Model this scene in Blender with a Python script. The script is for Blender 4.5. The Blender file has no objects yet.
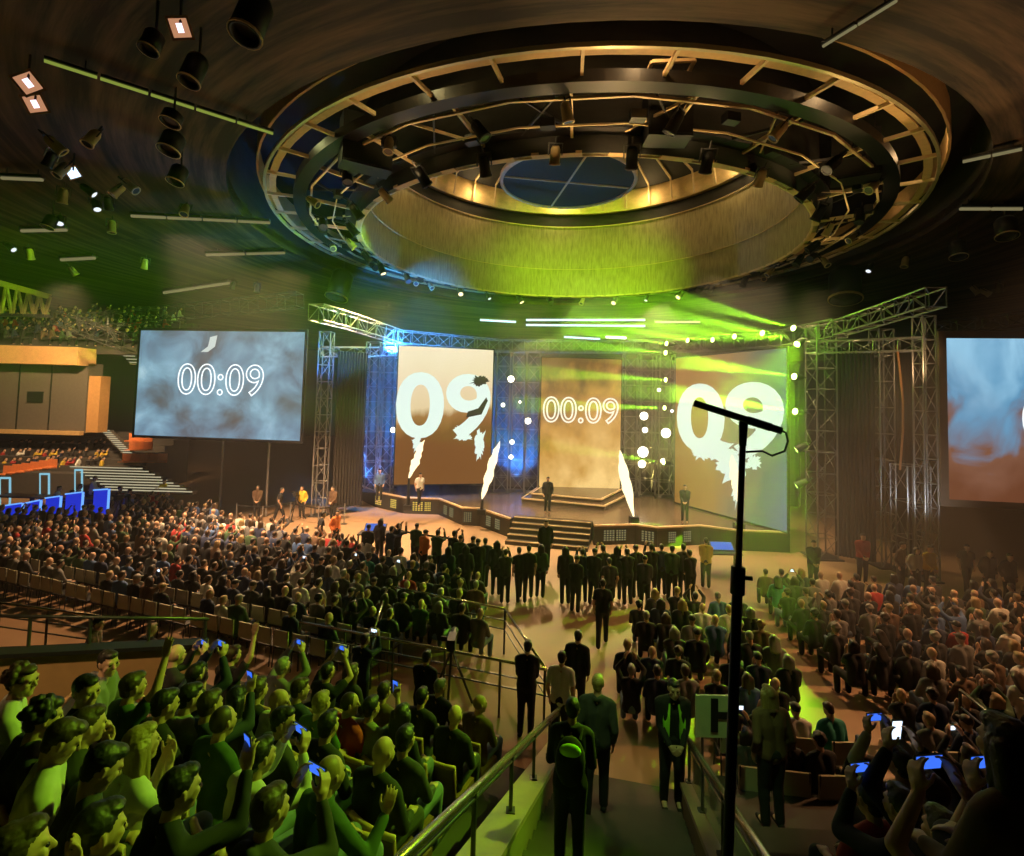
import bpy, bmesh, math, random
from mathutils import Vector, Matrix, Quaternion, noise
RD = random.Random(11)
SC = bpy.context.scene
COL = SC.collection
PI = math.pi
V = Vector

# ------------------------------------------------------------------ camera
F, PX, PY = 512.0, 512.0, 375.0
EYE = V((0, 0, 6.3))
CAM_R = Matrix.Rotation(math.radians(93.0), 3, 'X') @ Matrix.Rotation(math.radians(1.5), 3, 'Z')
cd = bpy.data.cameras.new('camera')
cam = bpy.data.objects.new('camera', cd); COL.objects.link(cam)
cam.location = EYE; cam.rotation_euler = CAM_R.to_euler()
cd.sensor_width = 36; cd.lens = 36 * F / 1024; cd.shift_y = -(428 - PY) / 1024
cd.clip_start = 0.05; cd.clip_end = 300
SC.camera = cam

def ray(px, py):
    return CAM_R @ V(((px - PX) / F, -(py - PY) / F, -1.0))
def P(px, py, Y):
    d = ray(px, py); return EYE + d * (Y / d.y)
def Pz(px, py, z):
    d = ray(px, py); return EYE + d * ((z - EYE.z) / d.z)
def pix(p):
    q = CAM_R.transposed() @ (V(p) - EYE)
    return (PX + F * q.x / -q.z, PY - F * q.y / -q.z)

# ------------------------------------------------------------------ materials
MATS = {}
def mat(name, col, rough=0.6, metal=0.0, var=0.18, scale=6.0, bump=0.0, stretch=None, spec=0.5):
    if name in MATS: return MATS[name]
    m = bpy.data.materials.new(name); m.use_nodes = True
    nt = m.node_tree; b = nt.nodes['Principled BSDF']
    b.inputs['Roughness'].default_value = rough; b.inputs['Metallic'].default_value = metal
    b.inputs['Specular IOR Level'].default_value = spec
    tc = nt.nodes.new('ShaderNodeTexCoord'); mp = nt.nodes.new('ShaderNodeMapping')
    if stretch: mp.inputs['Scale'].default_value = stretch
    nz = nt.nodes.new('ShaderNodeTexNoise'); nz.inputs['Scale'].default_value = scale; nz.inputs['Detail'].default_value = 4
    mx = nt.nodes.new('ShaderNodeMix'); mx.data_type = 'RGBA'
    mx.inputs[6].default_value = [c * (1 - var) for c in col] + [1]
    mx.inputs[7].default_value = [min(1, c * (1 + var)) for c in col] + [1]
    L = nt.links.new
    L(tc.outputs['Object'], mp.inputs['Vector']); L(mp.outputs['Vector'], nz.inputs['Vector'])
    L(nz.outputs['Fac'], mx.inputs[0]); L(mx.outputs[2], b.inputs['Base Color'])
    if bump:
        bp = nt.nodes.new('ShaderNodeBump'); bp.inputs['Strength'].default_value = bump
        L(nz.outputs['Fac'], bp.inputs['Height']); L(bp.outputs['Normal'], b.inputs['Normal'])
    m.diffuse_color = list(col) + [1]
    MATS[name] = m
    return m
def em(name, col, s):
    if name in MATS: return MATS[name]
    m = bpy.data.materials.new(name); m.use_nodes = True
    nt = m.node_tree; nt.nodes.clear()
    o = nt.nodes.new('ShaderNodeOutputMaterial'); e = nt.nodes.new('ShaderNodeEmission')
    e.inputs['Color'].default_value = list(col) + [1]; e.inputs['Strength'].default_value = s
    nt.links.new(e.outputs[0], o.inputs['Surface'])
    MATS[name] = m
    return m
def picture(name, stops, scale, stretch=(1, 1, 1), grad=None, distort=1.5, strength=1.0, seed=0.0, detail=5):
    """a moving picture shown on a screen: emission coloured by noise (and a slope across the screen)"""
    m = bpy.data.materials.new(name); m.use_nodes = True
    nt = m.node_tree; nt.nodes.clear(); L = nt.links.new
    o = nt.nodes.new('ShaderNodeOutputMaterial'); e = nt.nodes.new('ShaderNodeEmission')
    e.inputs['Strength'].default_value = strength
    tc = nt.nodes.new('ShaderNodeTexCoord'); mp = nt.nodes.new('ShaderNodeMapping')
    mp.inputs['Scale'].default_value = stretch; mp.inputs['Location'].default_value = (seed, seed, seed)
    nz = nt.nodes.new('ShaderNodeTexNoise'); nz.inputs['Scale'].default_value = scale
    nz.inputs['Detail'].default_value = detail; nz.inputs['Distortion'].default_value = distort
    cr = nt.nodes.new('ShaderNodeValToRGB')
    while len(cr.color_ramp.elements) < len(stops): cr.color_ramp.elements.new(0.5)
    for el, (p, c) in zip(cr.color_ramp.elements, stops):
        el.position = p; el.color = list(c) + [1]
    L(tc.outputs['Generated'], mp.inputs['Vector']); L(mp.outputs['Vector'], nz.inputs['Vector'])
    src = nz.outputs['Fac']
    if grad:
        gx, gz, g0, amt = grad
        sp = nt.nodes.new('ShaderNodeSeparateXYZ'); L(tc.outputs['Generated'], sp.inputs[0])
        a = nt.nodes.new('ShaderNodeMath'); a.operation = 'MULTIPLY_ADD'; a.inputs[1].default_value = gx; a.inputs[2].default_value = g0
        L(sp.outputs['X'], a.inputs[0])
        b = nt.nodes.new('ShaderNodeMath'); b.operation = 'MULTIPLY_ADD'; b.inputs[1].default_value = gz
        L(sp.outputs['Z'], b.inputs[0]); L(a.outputs[0], b.inputs[2])
        c = nt.nodes.new('ShaderNodeMath'); c.operation = 'MULTIPLY_ADD'; c.inputs[1].default_value = amt
        L(nz.outputs['Fac'], c.inputs[0]); L(b.outputs[0], c.inputs[2]); src = c.outputs[0]
    L(src, cr.inputs['Fac']); L(cr.outputs['Color'], e.inputs['Color']); L(e.outputs[0], o.inputs['Surface'])
    return m

# ------------------------------------------------------------------ mesh builder
class MB:
    def __init__(s): s.v = []; s.f = []; s.m = []; s.cur = 0
    def add(s, vs, fs):
        b = len(s.v); s.v += [V(p) for p in vs]
        s.f += [tuple(i + b for i in f) for f in fs]; s.m += [s.cur] * len(fs); return s
    def box(s, c, d, rot=None):
        c = V(c); x, y, z = d[0] / 2, d[1] / 2, d[2] / 2
        vs = [V((sx * x, sy * y, sz * z)) for sz in (-1, 1) for sx, sy in ((-1, -1), (1, -1), (1, 1), (-1, 1))]
        if rot is not None: vs = [rot @ p for p in vs]
        return s.add([c + p for p in vs], [(3, 2, 1, 0), (4, 5, 6, 7), (0, 1, 5, 4), (1, 2, 6, 5), (2, 3, 7, 6), (3, 0, 4, 7)])
    def tube(s, pts, r, n=6, r1=None, caps=True):
        pts = [V(p) for p in pts]; k = len(pts); vs = []; ref = None
        for i, p in enumerate(pts):
            d = (pts[min(i + 1, k - 1)] - pts[max(i - 1, 0)])
            d = d.normalized() if d.length > 1e-9 else V((0, 0, 1))
            if ref is None: ref = V((0, 0, 1)) if abs(d.z) < 0.9 else V((1, 0, 0))
            a = d.cross(ref); a = a.normalized() if a.length > 1e-6 else d.orthogonal().normalized()
            b = a.cross(d); ref = b
            rr = r[i] if isinstance(r, (list, tuple)) else (r if r1 is None else r + (r1 - r) * i / (k - 1))
            for j in range(n):
                t = 2 * PI * j / n; vs.append(p + (a * math.cos(t) + b * math.sin(t)) * rr)
        fs = [(i * n + j, i * n + (j + 1) % n, (i + 1) * n + (j + 1) % n, (i + 1) * n + j) for i in range(k - 1) for j in range(n)]
        if caps: fs += [tuple(range(n - 1, -1, -1)), tuple((k - 1) * n + j for j in range(n))]
        return s.add(vs, fs)
    def bar(s, p0, p1, w, h=None):
        """square section bar"""
        p0, p1 = V(p0), V(p1); h = h or w; d = p1 - p0; L = d.length
        if L < 1e-6: return s
        d.normalize(); up = V((0, 0, 1)) if abs(d.z) < 0.95 else V((0, 1, 0))
        a = d.cross(up).normalized(); b = a.cross(d)
        vs = [q + a * (sx * w / 2) + b * (sy * h / 2) for q in (p0, p1) for sx, sy in ((-1, -1), (1, -1), (1, 1), (-1, 1))]
        return s.add(vs, [(3, 2, 1, 0), (4, 5, 6, 7), (0, 1, 5, 4), (1, 2, 6, 5), (2, 3, 7, 6), (3, 0, 4, 7)])
    def lathe(s, prof, c=(0, 0, 0), n=24, a0=0, a1=2 * PI, axis=None):
        c = V(c); full = abs(a1 - a0 - 2 * PI) < 1e-6; m = n if full else n + 1
        rot = axis.to_track_quat('Z', 'Y').to_matrix() if axis is not None else None
        vs = []
        for r, z in prof:
            for j in range(m):
                t = a0 + (a1 - a0) * j / n; p = V((r * math.cos(t), r * math.sin(t), z))
                vs.append(c + (rot @ p if rot else p))
        fs = [(i * m + j, i * m + (j + 1) % m, (i + 1) * m + (j + 1) % m, (i + 1) * m + j) for i in range(len(prof) - 1) for j in range(n)]
        return s.add(vs, fs)
    def prism(s, poly, z0, z1):
        n = len(poly); vs = [V((p[0], p[1], z0)) for p in poly] + [V((p[0], p[1], z1)) for p in poly]
        return s.add(vs, [tuple(range(n - 1, -1, -1)), tuple(range(n, 2 * n))] + [(i, (i + 1) % n, n + (i + 1) % n, n + i) for i in range(n)])
    def plate(s, poly, d):
        """polygon of 3D points given thickness along vector d"""
        n = len(poly); vs = [V(p) for p in poly] + [V(p) + V(d) for p in poly]
        return s.add(vs, [tuple(range(n - 1, -1, -1)), tuple(range(n, 2 * n))] + [(i, (i + 1) % n, n + (i + 1) % n, n + i) for i in range(n)])
    def ell(s, c, r, rot=None, nu=12, nv=8):
        c = V(c); vs = [V((0, 0, -r[2]))]
        for i in range(1, nv):
            ph = -PI / 2 + PI * i / nv
            for j in range(nu):
                t = 2 * PI * j / nu; vs.append(V((r[0] * math.cos(ph) * math.cos(t), r[1] * math.cos(ph) * math.sin(t), r[2] * math.sin(ph))))
        vs.append(V((0, 0, r[2])))
        if rot is not None: vs = [rot @ p for p in vs]
        fs = [(0, 1 + (j + 1) % nu, 1 + j) for j in range(nu)]
        for i in range(nv - 2):
            for j in range(nu):
                a = 1 + i * nu; fs.append((a + j, a + (j + 1) % nu, a + nu + (j + 1) % nu, a + nu + j))
        a = 1 + (nv - 2) * nu; e = len(vs) - 1
        fs += [(a + j, a + (j + 1) % nu, e) for j in range(nu)]
        return s.add([c + p for p in vs], fs)
    def cap(s, p0, r0, p1, r1, n=10):
        """tapered capsule"""
        p0, p1 = V(p0), V(p1); d = p1 - p0; L = max(d.length, 1e-5); d = d / L if d.length > 1e-5 else V((0, 0, 1))
        pts, rs = [], []
        for t in (0.02, 0.35, 0.7): pts.append(p0 - d * r0 * math.cos(t * PI / 2)); rs.append(r0 * math.sin(t * PI / 2))
        pts.append(p0); rs.append(r0); pts.append(p1); rs.append(r1)
        for t in (0.7, 0.35, 0.02): pts.append(p1 + d * r1 * math.cos(t * PI / 2)); rs.append(r1 * math.sin(t * PI / 2))
        a = d.orthogonal().normalized(); b = d.cross(a); vs = []
        for p, r in zip(pts, rs):
            for j in range(n):
                t = 2 * PI * j / n; vs.append(p + (a * math.cos(t) + b * math.sin(t)) * r)
        k = len(pts)
        fs = [(i * n + j, i * n + (j + 1) % n, (i + 1) * n + (j + 1) % n, (i + 1) * n + j) for i in range(k - 1) for j in range(n)]
        fs += [tuple(range(n - 1, -1, -1)), tuple((k - 1) * n + j for j in range(n))]
        return s.add(vs, fs)
    def mesh(s, name, mats, off=V((0, 0, 0)), smooth=False):
        me = bpy.data.meshes.new(name)
        me.from_pydata([tuple(p - off) for p in s.v], [], s.f)
        for m in (mats if isinstance(mats, (list, tuple)) else [mats]): me.materials.append(m)
        me.polygons.foreach_set('material_index', s.m)
        if smooth: me.polygons.foreach_set('use_smooth', [True] * len(s.f))
        bm = bmesh.new(); bm.from_mesh(me); bmesh.ops.recalc_face_normals(bm, faces=bm.faces); bm.to_mesh(me); bm.free()
        me.update(); return me
    def build(s, name, mats, parent=None, smooth=False, label=None):
        off = WL.get(parent.name, V((0, 0, 0))) if parent is not None else V((0, 0, 0))
        o = bpy.data.objects.new(name, s.mesh(name, mats, off, smooth)); COL.objects.link(o)
        if parent is not None: o.parent = parent
        WL[o.name] = off
        if label: o['label'] = label
        return o
WL = {}            # where an Empty stands, so that its parts can be drawn in world measures
USED = {}
def tag(o, label, cat, group=None, kind=None):
    o['label'] = label; o['category'] = cat
    if group: o['group'] = group
    if kind: o['kind'] = kind
    return o
def thing(name, label, cat, loc=(0, 0, 0), group=None, rotz=0.0, local=False):
    o = bpy.data.objects.new(name, None); COL.objects.link(o)
    o.location = loc; o.rotation_euler = (0, 0, rotz); o.empty_display_size = 0.2
    WL[o.name] = V((0, 0, 0)) if rotz or local else V(loc)   # a turned thing is drawn in its own measures
    return tag(o, label, cat, group)
def struct(name, mb, m, smooth=False, parent=None):
    o = mb.build(name, m, parent, smooth)
    if parent is None: o['kind'] = 'structure'
    return o
def copy_tree(o, parent=None):
    c = o.copy(); COL.objects.link(c); c.parent = parent
    for ch in o.children: copy_tree(ch, c)
    return c
ONES = ['', 'first', 'second', 'third', 'fourth', 'fifth', 'sixth', 'seventh', 'eighth', 'ninth', 'tenth', 'eleventh', 'twelfth', 'thirteenth', 'fourteenth', 'fifteenth', 'sixteenth', 'seventeenth', 'eighteenth', 'nineteenth']
TENS = {2: 'twent', 3: 'thirt', 4: 'fort', 5: 'fift', 6: 'sixt', 7: 'sevent'}
def nth(n):
    if n < 20: return ONES[n]
    t, u = divmod(n, 10)
    return TENS[t] + ('ieth' if u == 0 else 'y-' + ONES[u])
def lamp(kind, loc, energy, col, target=None, size=None, spot=None, blend=0.3, name='light'):
    ld = bpy.data.lights.new(name, kind); ld.energy = energy; ld.color = col
    if kind == 'SPOT':
        ld.spot_size = math.radians(spot); ld.spot_blend = blend; ld.shadow_soft_size = size or 0.1
    elif kind == 'AREA': ld.size = size or 1
    else: ld.shadow_soft_size = size or 0.1
    o = bpy.data.objects.new(name, ld); COL.objects.link(o); o.location = loc
    if target is not None:
        o.rotation_euler = (V(target) - V(loc)).to_track_quat('-Z', 'Y').to_euler()
    return o
def truss(chords, lat, p0, p1, w, bay, r=0.03, rl=0.016):
    """box truss from p0 to p1: chord tubes into list chords[4] of MB, lacing into lat"""
    p0, p1 = V(p0), V(p1); d = p1 - p0; L = d.length; d.normalize()
    up = V((0, 0, 1)) if abs(d.z) < 0.9 else V((0, 1, 0))
    a = d.cross(up).normalized() * w / 2; b = a.cross(d).normalized() * w / 2
    cs = [a + b, -a + b, -a - b, a - b]
    for i, c in enumerate(cs): chords[i % len(chords)].tube([p0 + c, p1 + c], r, 6)
    n = max(1, round(L / bay))
    for k in range(n + 1):
        q = p0 + d * L * k / n
        for i in range(4):
            lat.tube([q + cs[i], q + cs[(i + 1) % 4]], rl, 5)
            if k < n:
                q2 = p0 + d * L * (k + 1) / n
                j = (i + 1) % 4
                if k % 2: lat.tube([q + cs[i], q2 + cs[j]], rl, 5)
                else: lat.tube([q + cs[j], q2 + cs[i]], rl, 5)
# ================================================================== materials of the place
CX, CY, KR = 3.6, 30.6, 0.954
BLACK = mat('black_paint', (0.012, 0.012, 0.013), 0.5)
STEEL = mat('truss_steel', (0.26, 0.25, 0.24), 0.4, 0.5)
DSTEEL = mat('dark_steel', (0.07, 0.07, 0.07), 0.4, 0.7)
TAN = mat('tan_board', (0.55, 0.36, 0.16), 0.6)
BRASS = mat('rail_metal', (0.40, 0.36, 0.26), 0.25, 0.9)
CONC = mat('concrete', (0.16, 0.145, 0.12), 0.8, bump=0.1)
DCONC = mat('dark_concrete', (0.06, 0.055, 0.05), 0.8)
RIB = mat('drum_rib', (0.62, 0.46, 0.24), 0.5)
DRAPE = mat('black_drape', (0.022, 0.017, 0.013), 0.9, stretch=(8, 8, 0.3))
STAGEF = mat('stage_floor', (0.10, 0.075, 0.055), 0.25, spec=0.6)
EDGE = mat('stage_edge', (0.62, 0.46, 0.28), 0.5)
FLOORM = mat('arena_floor', (0.30, 0.19, 0.11), 0.5, var=0.12, scale=1.2)
WOODSEAT = mat('seat_wood', (0.20, 0.10, 0.04), 0.45, scale=14, stretch=(1, 1, 6))
SEATEDGE = mat('seat_edge', (0.50, 0.32, 0.14), 0.5)
REDSEAT = mat('orange_seat', (0.62, 0.20, 0.07), 0.5)
LENS_OFF = mat('lens_dark', (0.05, 0.05, 0.06), 0.1)
WARM = em('warm_lamp', (1.0, 0.75, 0.42), 2.2)
WHITE = em('white_lamp', (0.95, 0.97, 1.0), 4.0)
COOL = em('cool_lamp', (0.55, 0.72, 1.0), 2.2)
GREENL = em('green_lamp', (0.75, 1.0, 0.25), 14.0)
TUBE = em('tube_light', (0.72, 0.62, 0.30), 0.26)
TUBEG = em('tube_light_green', (0.50, 0.62, 0.10), 0.42)
BATTEN = em('batten_light', (0.62, 0.85, 1.0), 1.6)
AMBER = em('amber_lamp', (0.9, 0.42, 0.22), 0.55)
BLINDER = em('blinder_lamp', (1.0, 0.93, 0.72), 5.0)
FLAME = em('flame', (1.0, 0.86, 0.52), 1.7)
BLUEP = em('blue_panel', (0.015, 0.045, 0.95), 0.6)
BLUEB = em('blue_strip', (0.15, 0.40, 1.0), 1.2)
YEL = em('vent_glow', (1.0, 0.72, 0.14), 0.75)
STEPL = em('step_light', (0.95, 0.86, 0.55), 0.55)

def polar_mat(name, c0, c1, rs, as_, rough=0.75, lo=0.35, hi=0.7):
    m = bpy.data.materials.new(name); m.use_nodes = True
    nt = m.node_tree; b = nt.nodes['Principled BSDF']; L = nt.links.new
    b.inputs['Roughness'].default_value = rough
    tc = nt.nodes.new('ShaderNodeTexCoord'); sp = nt.nodes.new('ShaderNodeSeparateXYZ'); L(tc.outputs['Object'], sp.inputs[0])
    at = nt.nodes.new('ShaderNodeMath'); at.operation = 'ARCTAN2'; L(sp.outputs['Y'], at.inputs[0]); L(sp.outputs['X'], at.inputs[1])
    ln = nt.nodes.new('ShaderNodeVectorMath'); ln.operation = 'LENGTH'; L(tc.outputs['Object'], ln.inputs[0])
    cb = nt.nodes.new('ShaderNodeCombineXYZ')
    a = nt.nodes.new('ShaderNodeMath'); a.operation = 'MULTIPLY'; a.inputs[1].default_value = as_; L(at.outputs[0], a.inputs[0])
    r = nt.nodes.new('ShaderNodeMath'); r.operation = 'MULTIPLY'; r.inputs[1].default_value = rs; L(ln.outputs['Value'], r.inputs[0])
    L(a.outputs[0], cb.inputs[0]); L(r.outputs[0], cb.inputs[1]); L(sp.outputs['Z'], cb.inputs[2])
    nz = nt.nodes.new('ShaderNodeTexNoise'); nz.inputs['Scale'].default_value = 1; nz.inputs['Detail'].default_value = 6; nz.inputs['Roughness'].default_value = 0.65
    L(cb.outputs[0], nz.inputs['Vector'])
    cr = nt.nodes.new('ShaderNodeValToRGB'); cr.color_ramp.elements[0].position = lo; cr.color_ramp.elements[1].position = hi
    cr.color_ramp.elements[0].color = list(c0) + [1]; cr.color_ramp.elements[1].color = list(c1) + [1]
    L(nz.outputs['Fac'], cr.inputs['Fac']); L(cr.outputs['Color'], b.inputs['Base Color'])
    return m
CEILM = polar_mat('ceiling_boards', (0.016, 0.011, 0.008), (0.12, 0.075, 0.045), 2.6, 3.0, 0.75, 0.42, 0.66)
DRUMM = polar_mat('drum_slats', (0.22, 0.19, 0.09), (0.40, 0.35, 0.18), 0.05, 90.0, lo=0.3, hi=0.6)
BANDM = polar_mat('lantern_band', (0.55, 0.38, 0.16), (0.85, 0.62, 0.30), 1.0, 9.0)
DARKC = polar_mat('dark_ceiling', (0.012, 0.012, 0.010), (0.035, 0.032, 0.024), 1.0, 6.0)

def lathe_struct(name, prof, m, n=96, thick=None):
    mb = MB(); mb.lathe([(r * (KR if r < 40 else 1), z) for r, z in prof], n=n)
    o = struct(name, mb, m, True); o.location = (CX, CY, 0); return o

# ------------------------------------------------------------------ shell
lathe_struct('floor', [(0.01, 0.0), (62, 0.0), (62, -0.3), (0.01, -0.3)], FLOORM, 64)
lathe_struct('ceiling', [(19.4, 15.75), (30, 15.5), (45, 14.9), (62, 13.6), (62, 14.2), (19.4, 16.4), (19.4, 15.75)], CEILM)
lathe_struct('ceiling_shaft', [(19.4, 16.0), (19.4, 19.6), (13.3, 20.6), (13.3, 20.9), (19.7, 19.9), (19.7, 16.0)], DARKC)  # near-black colour puts the shadow band round the ring into the surface
lathe_struct('wall_bowl', [(61.5, 0), (61.5, 14.2), (62.2, 14.2), (62.2, 0)], DCONC, 64)
lathe_struct('ceiling_drum', [(13.0, 15.35), (13.0, 21.3), (13.3, 21.3), (13.3, 15.35), (13.0, 15.35)], DRUMM, 128)
lathe_struct('ceiling_drum_shade', [(13.31, 15.3), (13.31, 21.2), (13.36, 21.2), (13.36, 15.3), (13.31, 15.3)], DARKC)  # dark liner added to keep the drum's outside looking shaded
lathe_struct('ceiling_drum_recess', [(13.3, 21.2), (13.3, 22.5), (13.6, 22.5), (13.6, 21.2)], DARKC)
lathe_struct('ceiling_lantern', [(12.9, 22.4), (12.6, 23.9), (12.9, 24.0), (13.3, 22.4), (12.9, 22.4)], BANDM)
lathe_struct('ceiling_cone', [(12.8, 23.9), (2.5, 27.5), (0.01, 27.6), (0.01, 27.9), (2.5, 27.8), (13.0, 24.2)], DARKC)
for z, rr, w in ((17.6, 12.97, 0.04), (21.25, 12.95, 0.06)):
    mb = MB(); rr *= KR; mb.lathe([(rr, z), (rr - 0.06, z), (rr - 0.06, z + w), (rr, z + w), (rr, z)], n=128)
    o = struct('trim_1' if z < 20 else 'trim_2', mb, RIB, True); o.location = (CX, CY, 0)
for k in range(40):
    a = 2 * PI * k / 40; c, s_ = math.cos(a), math.sin(a); mb = MB()
    mb.bar((CX + KR * 12.6 * c, CY + KR * 12.6 * s_, 22.4), (CX + KR * 12.3 * c, CY + KR * 12.3 * s_, 24.0), 0.10)
    mb.bar((CX + KR * 12.3 * c, CY + KR * 12.3 * s_, 24.0), (CX + KR * 3.0 * c, CY + KR * 3.0 * s_, 27.2), 0.13)
    o = mb.build('ceiling_rib', RIB); o['kind'] = 'structure'
# the dark disc hung in the middle of the drum
dk = thing('ceiling_disc', 'dark round disc with crossed bars hanging in the middle of the ceiling drum', 'ceiling disc', (CX - 0.5, CY, 19.8))
mb = MB(); mb.lathe([(0.01, 19.8), (3.95, 19.8), (3.95, 19.95), (0.01, 19.95)], (CX - 0.5, CY, 0), 64); mb.build('disc', mat('disc_dark', (0.035, 0.04, 0.02), 0.7), dk)
mb = MB(); mb.lathe([(3.95, 19.7), (4.15, 19.7), (4.15, 20.0), (3.95, 20.0), (3.95, 19.7)], (CX - 0.5, CY, 0), 64); mb.build('rim', RIB, dk, True)
for ang in (0.15, 1.75):
    c, s_ = math.cos(ang) * 3.9, math.sin(ang) * 3.9; mb = MB(); mb.bar((CX - 0.5 - c, CY - s_, 19.76), (CX - 0.5 + c, CY + s_, 19.76), 0.09); mb.build('cross_bar', RIB, dk)
for k in range(4):
    a = PI / 4 + k * PI / 2; c, s_ = math.cos(a), math.sin(a); mb = MB()
    mb.tube([(CX - 0.5 + 3.8 * c, CY + KR * 3.8 * s_, 19.9), (CX - 0.5 + 2.5 * c, CY + KR * 2.5 * s_, 27.5)], 0.03, 5); mb.build('hanger', DSTEEL, dk)

# ------------------------------------------------------------------ the lighting ring
ring = thing('lighting_ring', 'huge round steel lighting ring with catwalks hanging around the ceiling drum', 'lighting ring', (CX, CY, 16))
def ringp(deg, r, z):
    r *= KR; return V((CX + r * math.cos(math.radians(deg)), CY + r * math.sin(math.radians(deg)), z))
def ringpart(name, prof, m, n=96):
    mb = MB(); mb.lathe([(r * KR, z) for r, z in prof], (CX, CY, 0), n); return mb.build(name, m, ring, False)
ringpart('outer_rim', [(17.75, 16.15), (17.87, 16.15), (17.87, 16.3), (17.75, 16.3), (17.75, 16.15)], mat('rim_metal', (0.5, 0.42, 0.24), 0.4, 0.4))
ringpart('outer_wall', [(18.1, 16.9), (18.1, 18.0), (18.2, 18.0), (18.2, 16.9), (18.1, 16.9)], TAN)
ringpart('outer_panel', [(17.3, 16.28), (17.6, 16.28), (17.6, 16.36), (17.3, 16.36), (17.3, 16.28)], TAN, 96)
ringpart('gutter', [(15.9, 16.0), (16.5, 16.0), (16.5, 16.4), (15.9, 16.4), (15.9, 16.0)], BLACK)
ringpart('middle_rim', [(15.72, 15.95), (15.82, 15.95), (15.82, 16.05), (15.72, 16.05), (15.72, 15.95)], RIB, 24)
ringpart('catwalk', [(13.1, 15.95), (13.9, 15.95), (13.9, 16.05), (13.1, 16.05), (13.1, 15.95)], BLACK)
ringpart('inner_rim', [(13.0, 15.3), (13.08, 15.3), (13.08, 15.42), (13.0, 15.42), (13.0, 15.3)], RIB)
ringpart('handrail', [(14.55, 15.7), (14.61, 15.7), (14.61, 15.76), (14.55, 15.76), (14.55, 15.7)], RIB, 24)
for k in range(40):
    a = 2 * PI * (k + 0.3) / 40; c, s_ = math.cos(a), math.sin(a); mb = MB()
    mb.bar((CX + KR * 16.4 * c, CY + KR * 16.4 * s_, 16.25), (CX + KR * 17.8 * c, CY + KR * 17.8 * s_, 16.22), 0.10, 0.14); mb.build('outer_spoke', RIB, ring)
for k in range(24):
    a = 2 * PI * (k + 0.5) / 24; c, s_ = math.cos(a), math.sin(a); mb = MB()
    mb.bar((CX + KR * 13.1 * c, CY + KR * 13.1 * s_, 15.9), (CX + KR * 16.0 * c, CY + KR * 16.0 * s_, 16.1), 0.10, 0.16)
    mb.build('inner_spoke', RIB, ring)
for k in range(44):
    a = 2 * PI * (k + 0.1) / 44; a2 = a + 0.11 * (1 if k % 2 else -1); mb = MB()
    mb.bar(ringp(math.degrees(a), 13.6, 15.98), ringp(math.degrees(a2), 15.8, 16.05), 0.06, 0.1); mb.build('brace', DSTEEL if k % 3 else RIB, ring)
for k in range(30):
    a = 360 * (k + 0.6) / 30; rr_ = 14.2 + 1.2 * ((k * 5) % 4) / 3; mb = MB()
    mb.box(ringp(a, rr_, 15.75), (0.34, 0.5, 0.3), Matrix.Rotation(math.radians(a), 3, 'Z')); mb.build('cable_box', BLACK if k % 2 else DSTEEL, ring)
for k in range(36):
    a = 2 * PI * k / 36; c, s_ = math.cos(a), math.sin(a); e = V((-s_, c, 0)); q = V((CX + KR * 13.2 * c, CY + KR * 13.2 * s_, 15.33)); mb = MB()
    hw = 0.62 + 0.3 * ((k * 7) % 3 - 1)
    mb.bar(q - e * hw, q + e * hw, 0.26, 0.10); mb.build('rim_panel', TAN, ring)

# three black loudspeaker boxes hung inside the ring
for (px, py, Y, w, h, rz, lab) in ((366, 145, 19.6, 1.9, 2.0, 0.5, 'black hanging loudspeaker box on the dark green side of the lighting ring'),
                             (667, 117, 17.2, 1.5, 1.75, 0.0, 'black hanging loudspeaker box at the top of the ring beside the square pipe frame'),
                             (855, 158, 20.5, 1.7, 1.9, -0.5, 'black hanging loudspeaker box on the brown side of the lighting ring')):
    p = P(px, py, Y); t = thing('hanging_speaker', lab, 'loudspeaker', p, 'black loudspeaker boxes in the ring', rz, True)
    mb = MB(); mb.box((0, 0, 0), (w, 0.9, h)); mb.build('cabinet', BLACK, t)
    mb = MB(); mb.box((0, -0.47, -0.02), (w * 0.92, 0.03, h * 0.9)); mb.build('grille', mat('grille', (0.02, 0.022, 0.018), 0.8), t)
    mb = MB(); mb.box((w * 0.25, -0.5, h * 0.38), (0.28, 0.02, 0.1)); mb.build('badge', mat('badge', (0.4, 0.45, 0.35), 0.5), t)
    for sx in (-1, 1):
        mb = MB(); mb.tube([(sx * w * 0.4, 0, h / 2), (sx * w * 0.4, 0, h / 2 + 0.9)], 0.025, 5); mb.build('hanger', DSTEEL, t)
# square pipe frame at the top of the ring
t = thing('pipe_frame', 'square pale pipe frame with cross bar at the top of the ring', 'pipe frame', P(690, 85, 15.8)); mb = MB()
c4 = [P(640, 88, 16.0), P(652, 62, 15.0), P(695, 60, 15.0), P(680, 88, 16.0)]
for i in range(4): mb.bar(c4[i], c4[(i + 1) % 4], 0.10)
mb.bar((c4[0] + c4[1]) / 2, (c4[2] + c4[3]) / 2, 0.09); mb.bar((c4[1] + c4[2]) / 2, (c4[3] + c4[0]) / 2, 0.09)
mb.build('frame', RIB, t)

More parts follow.
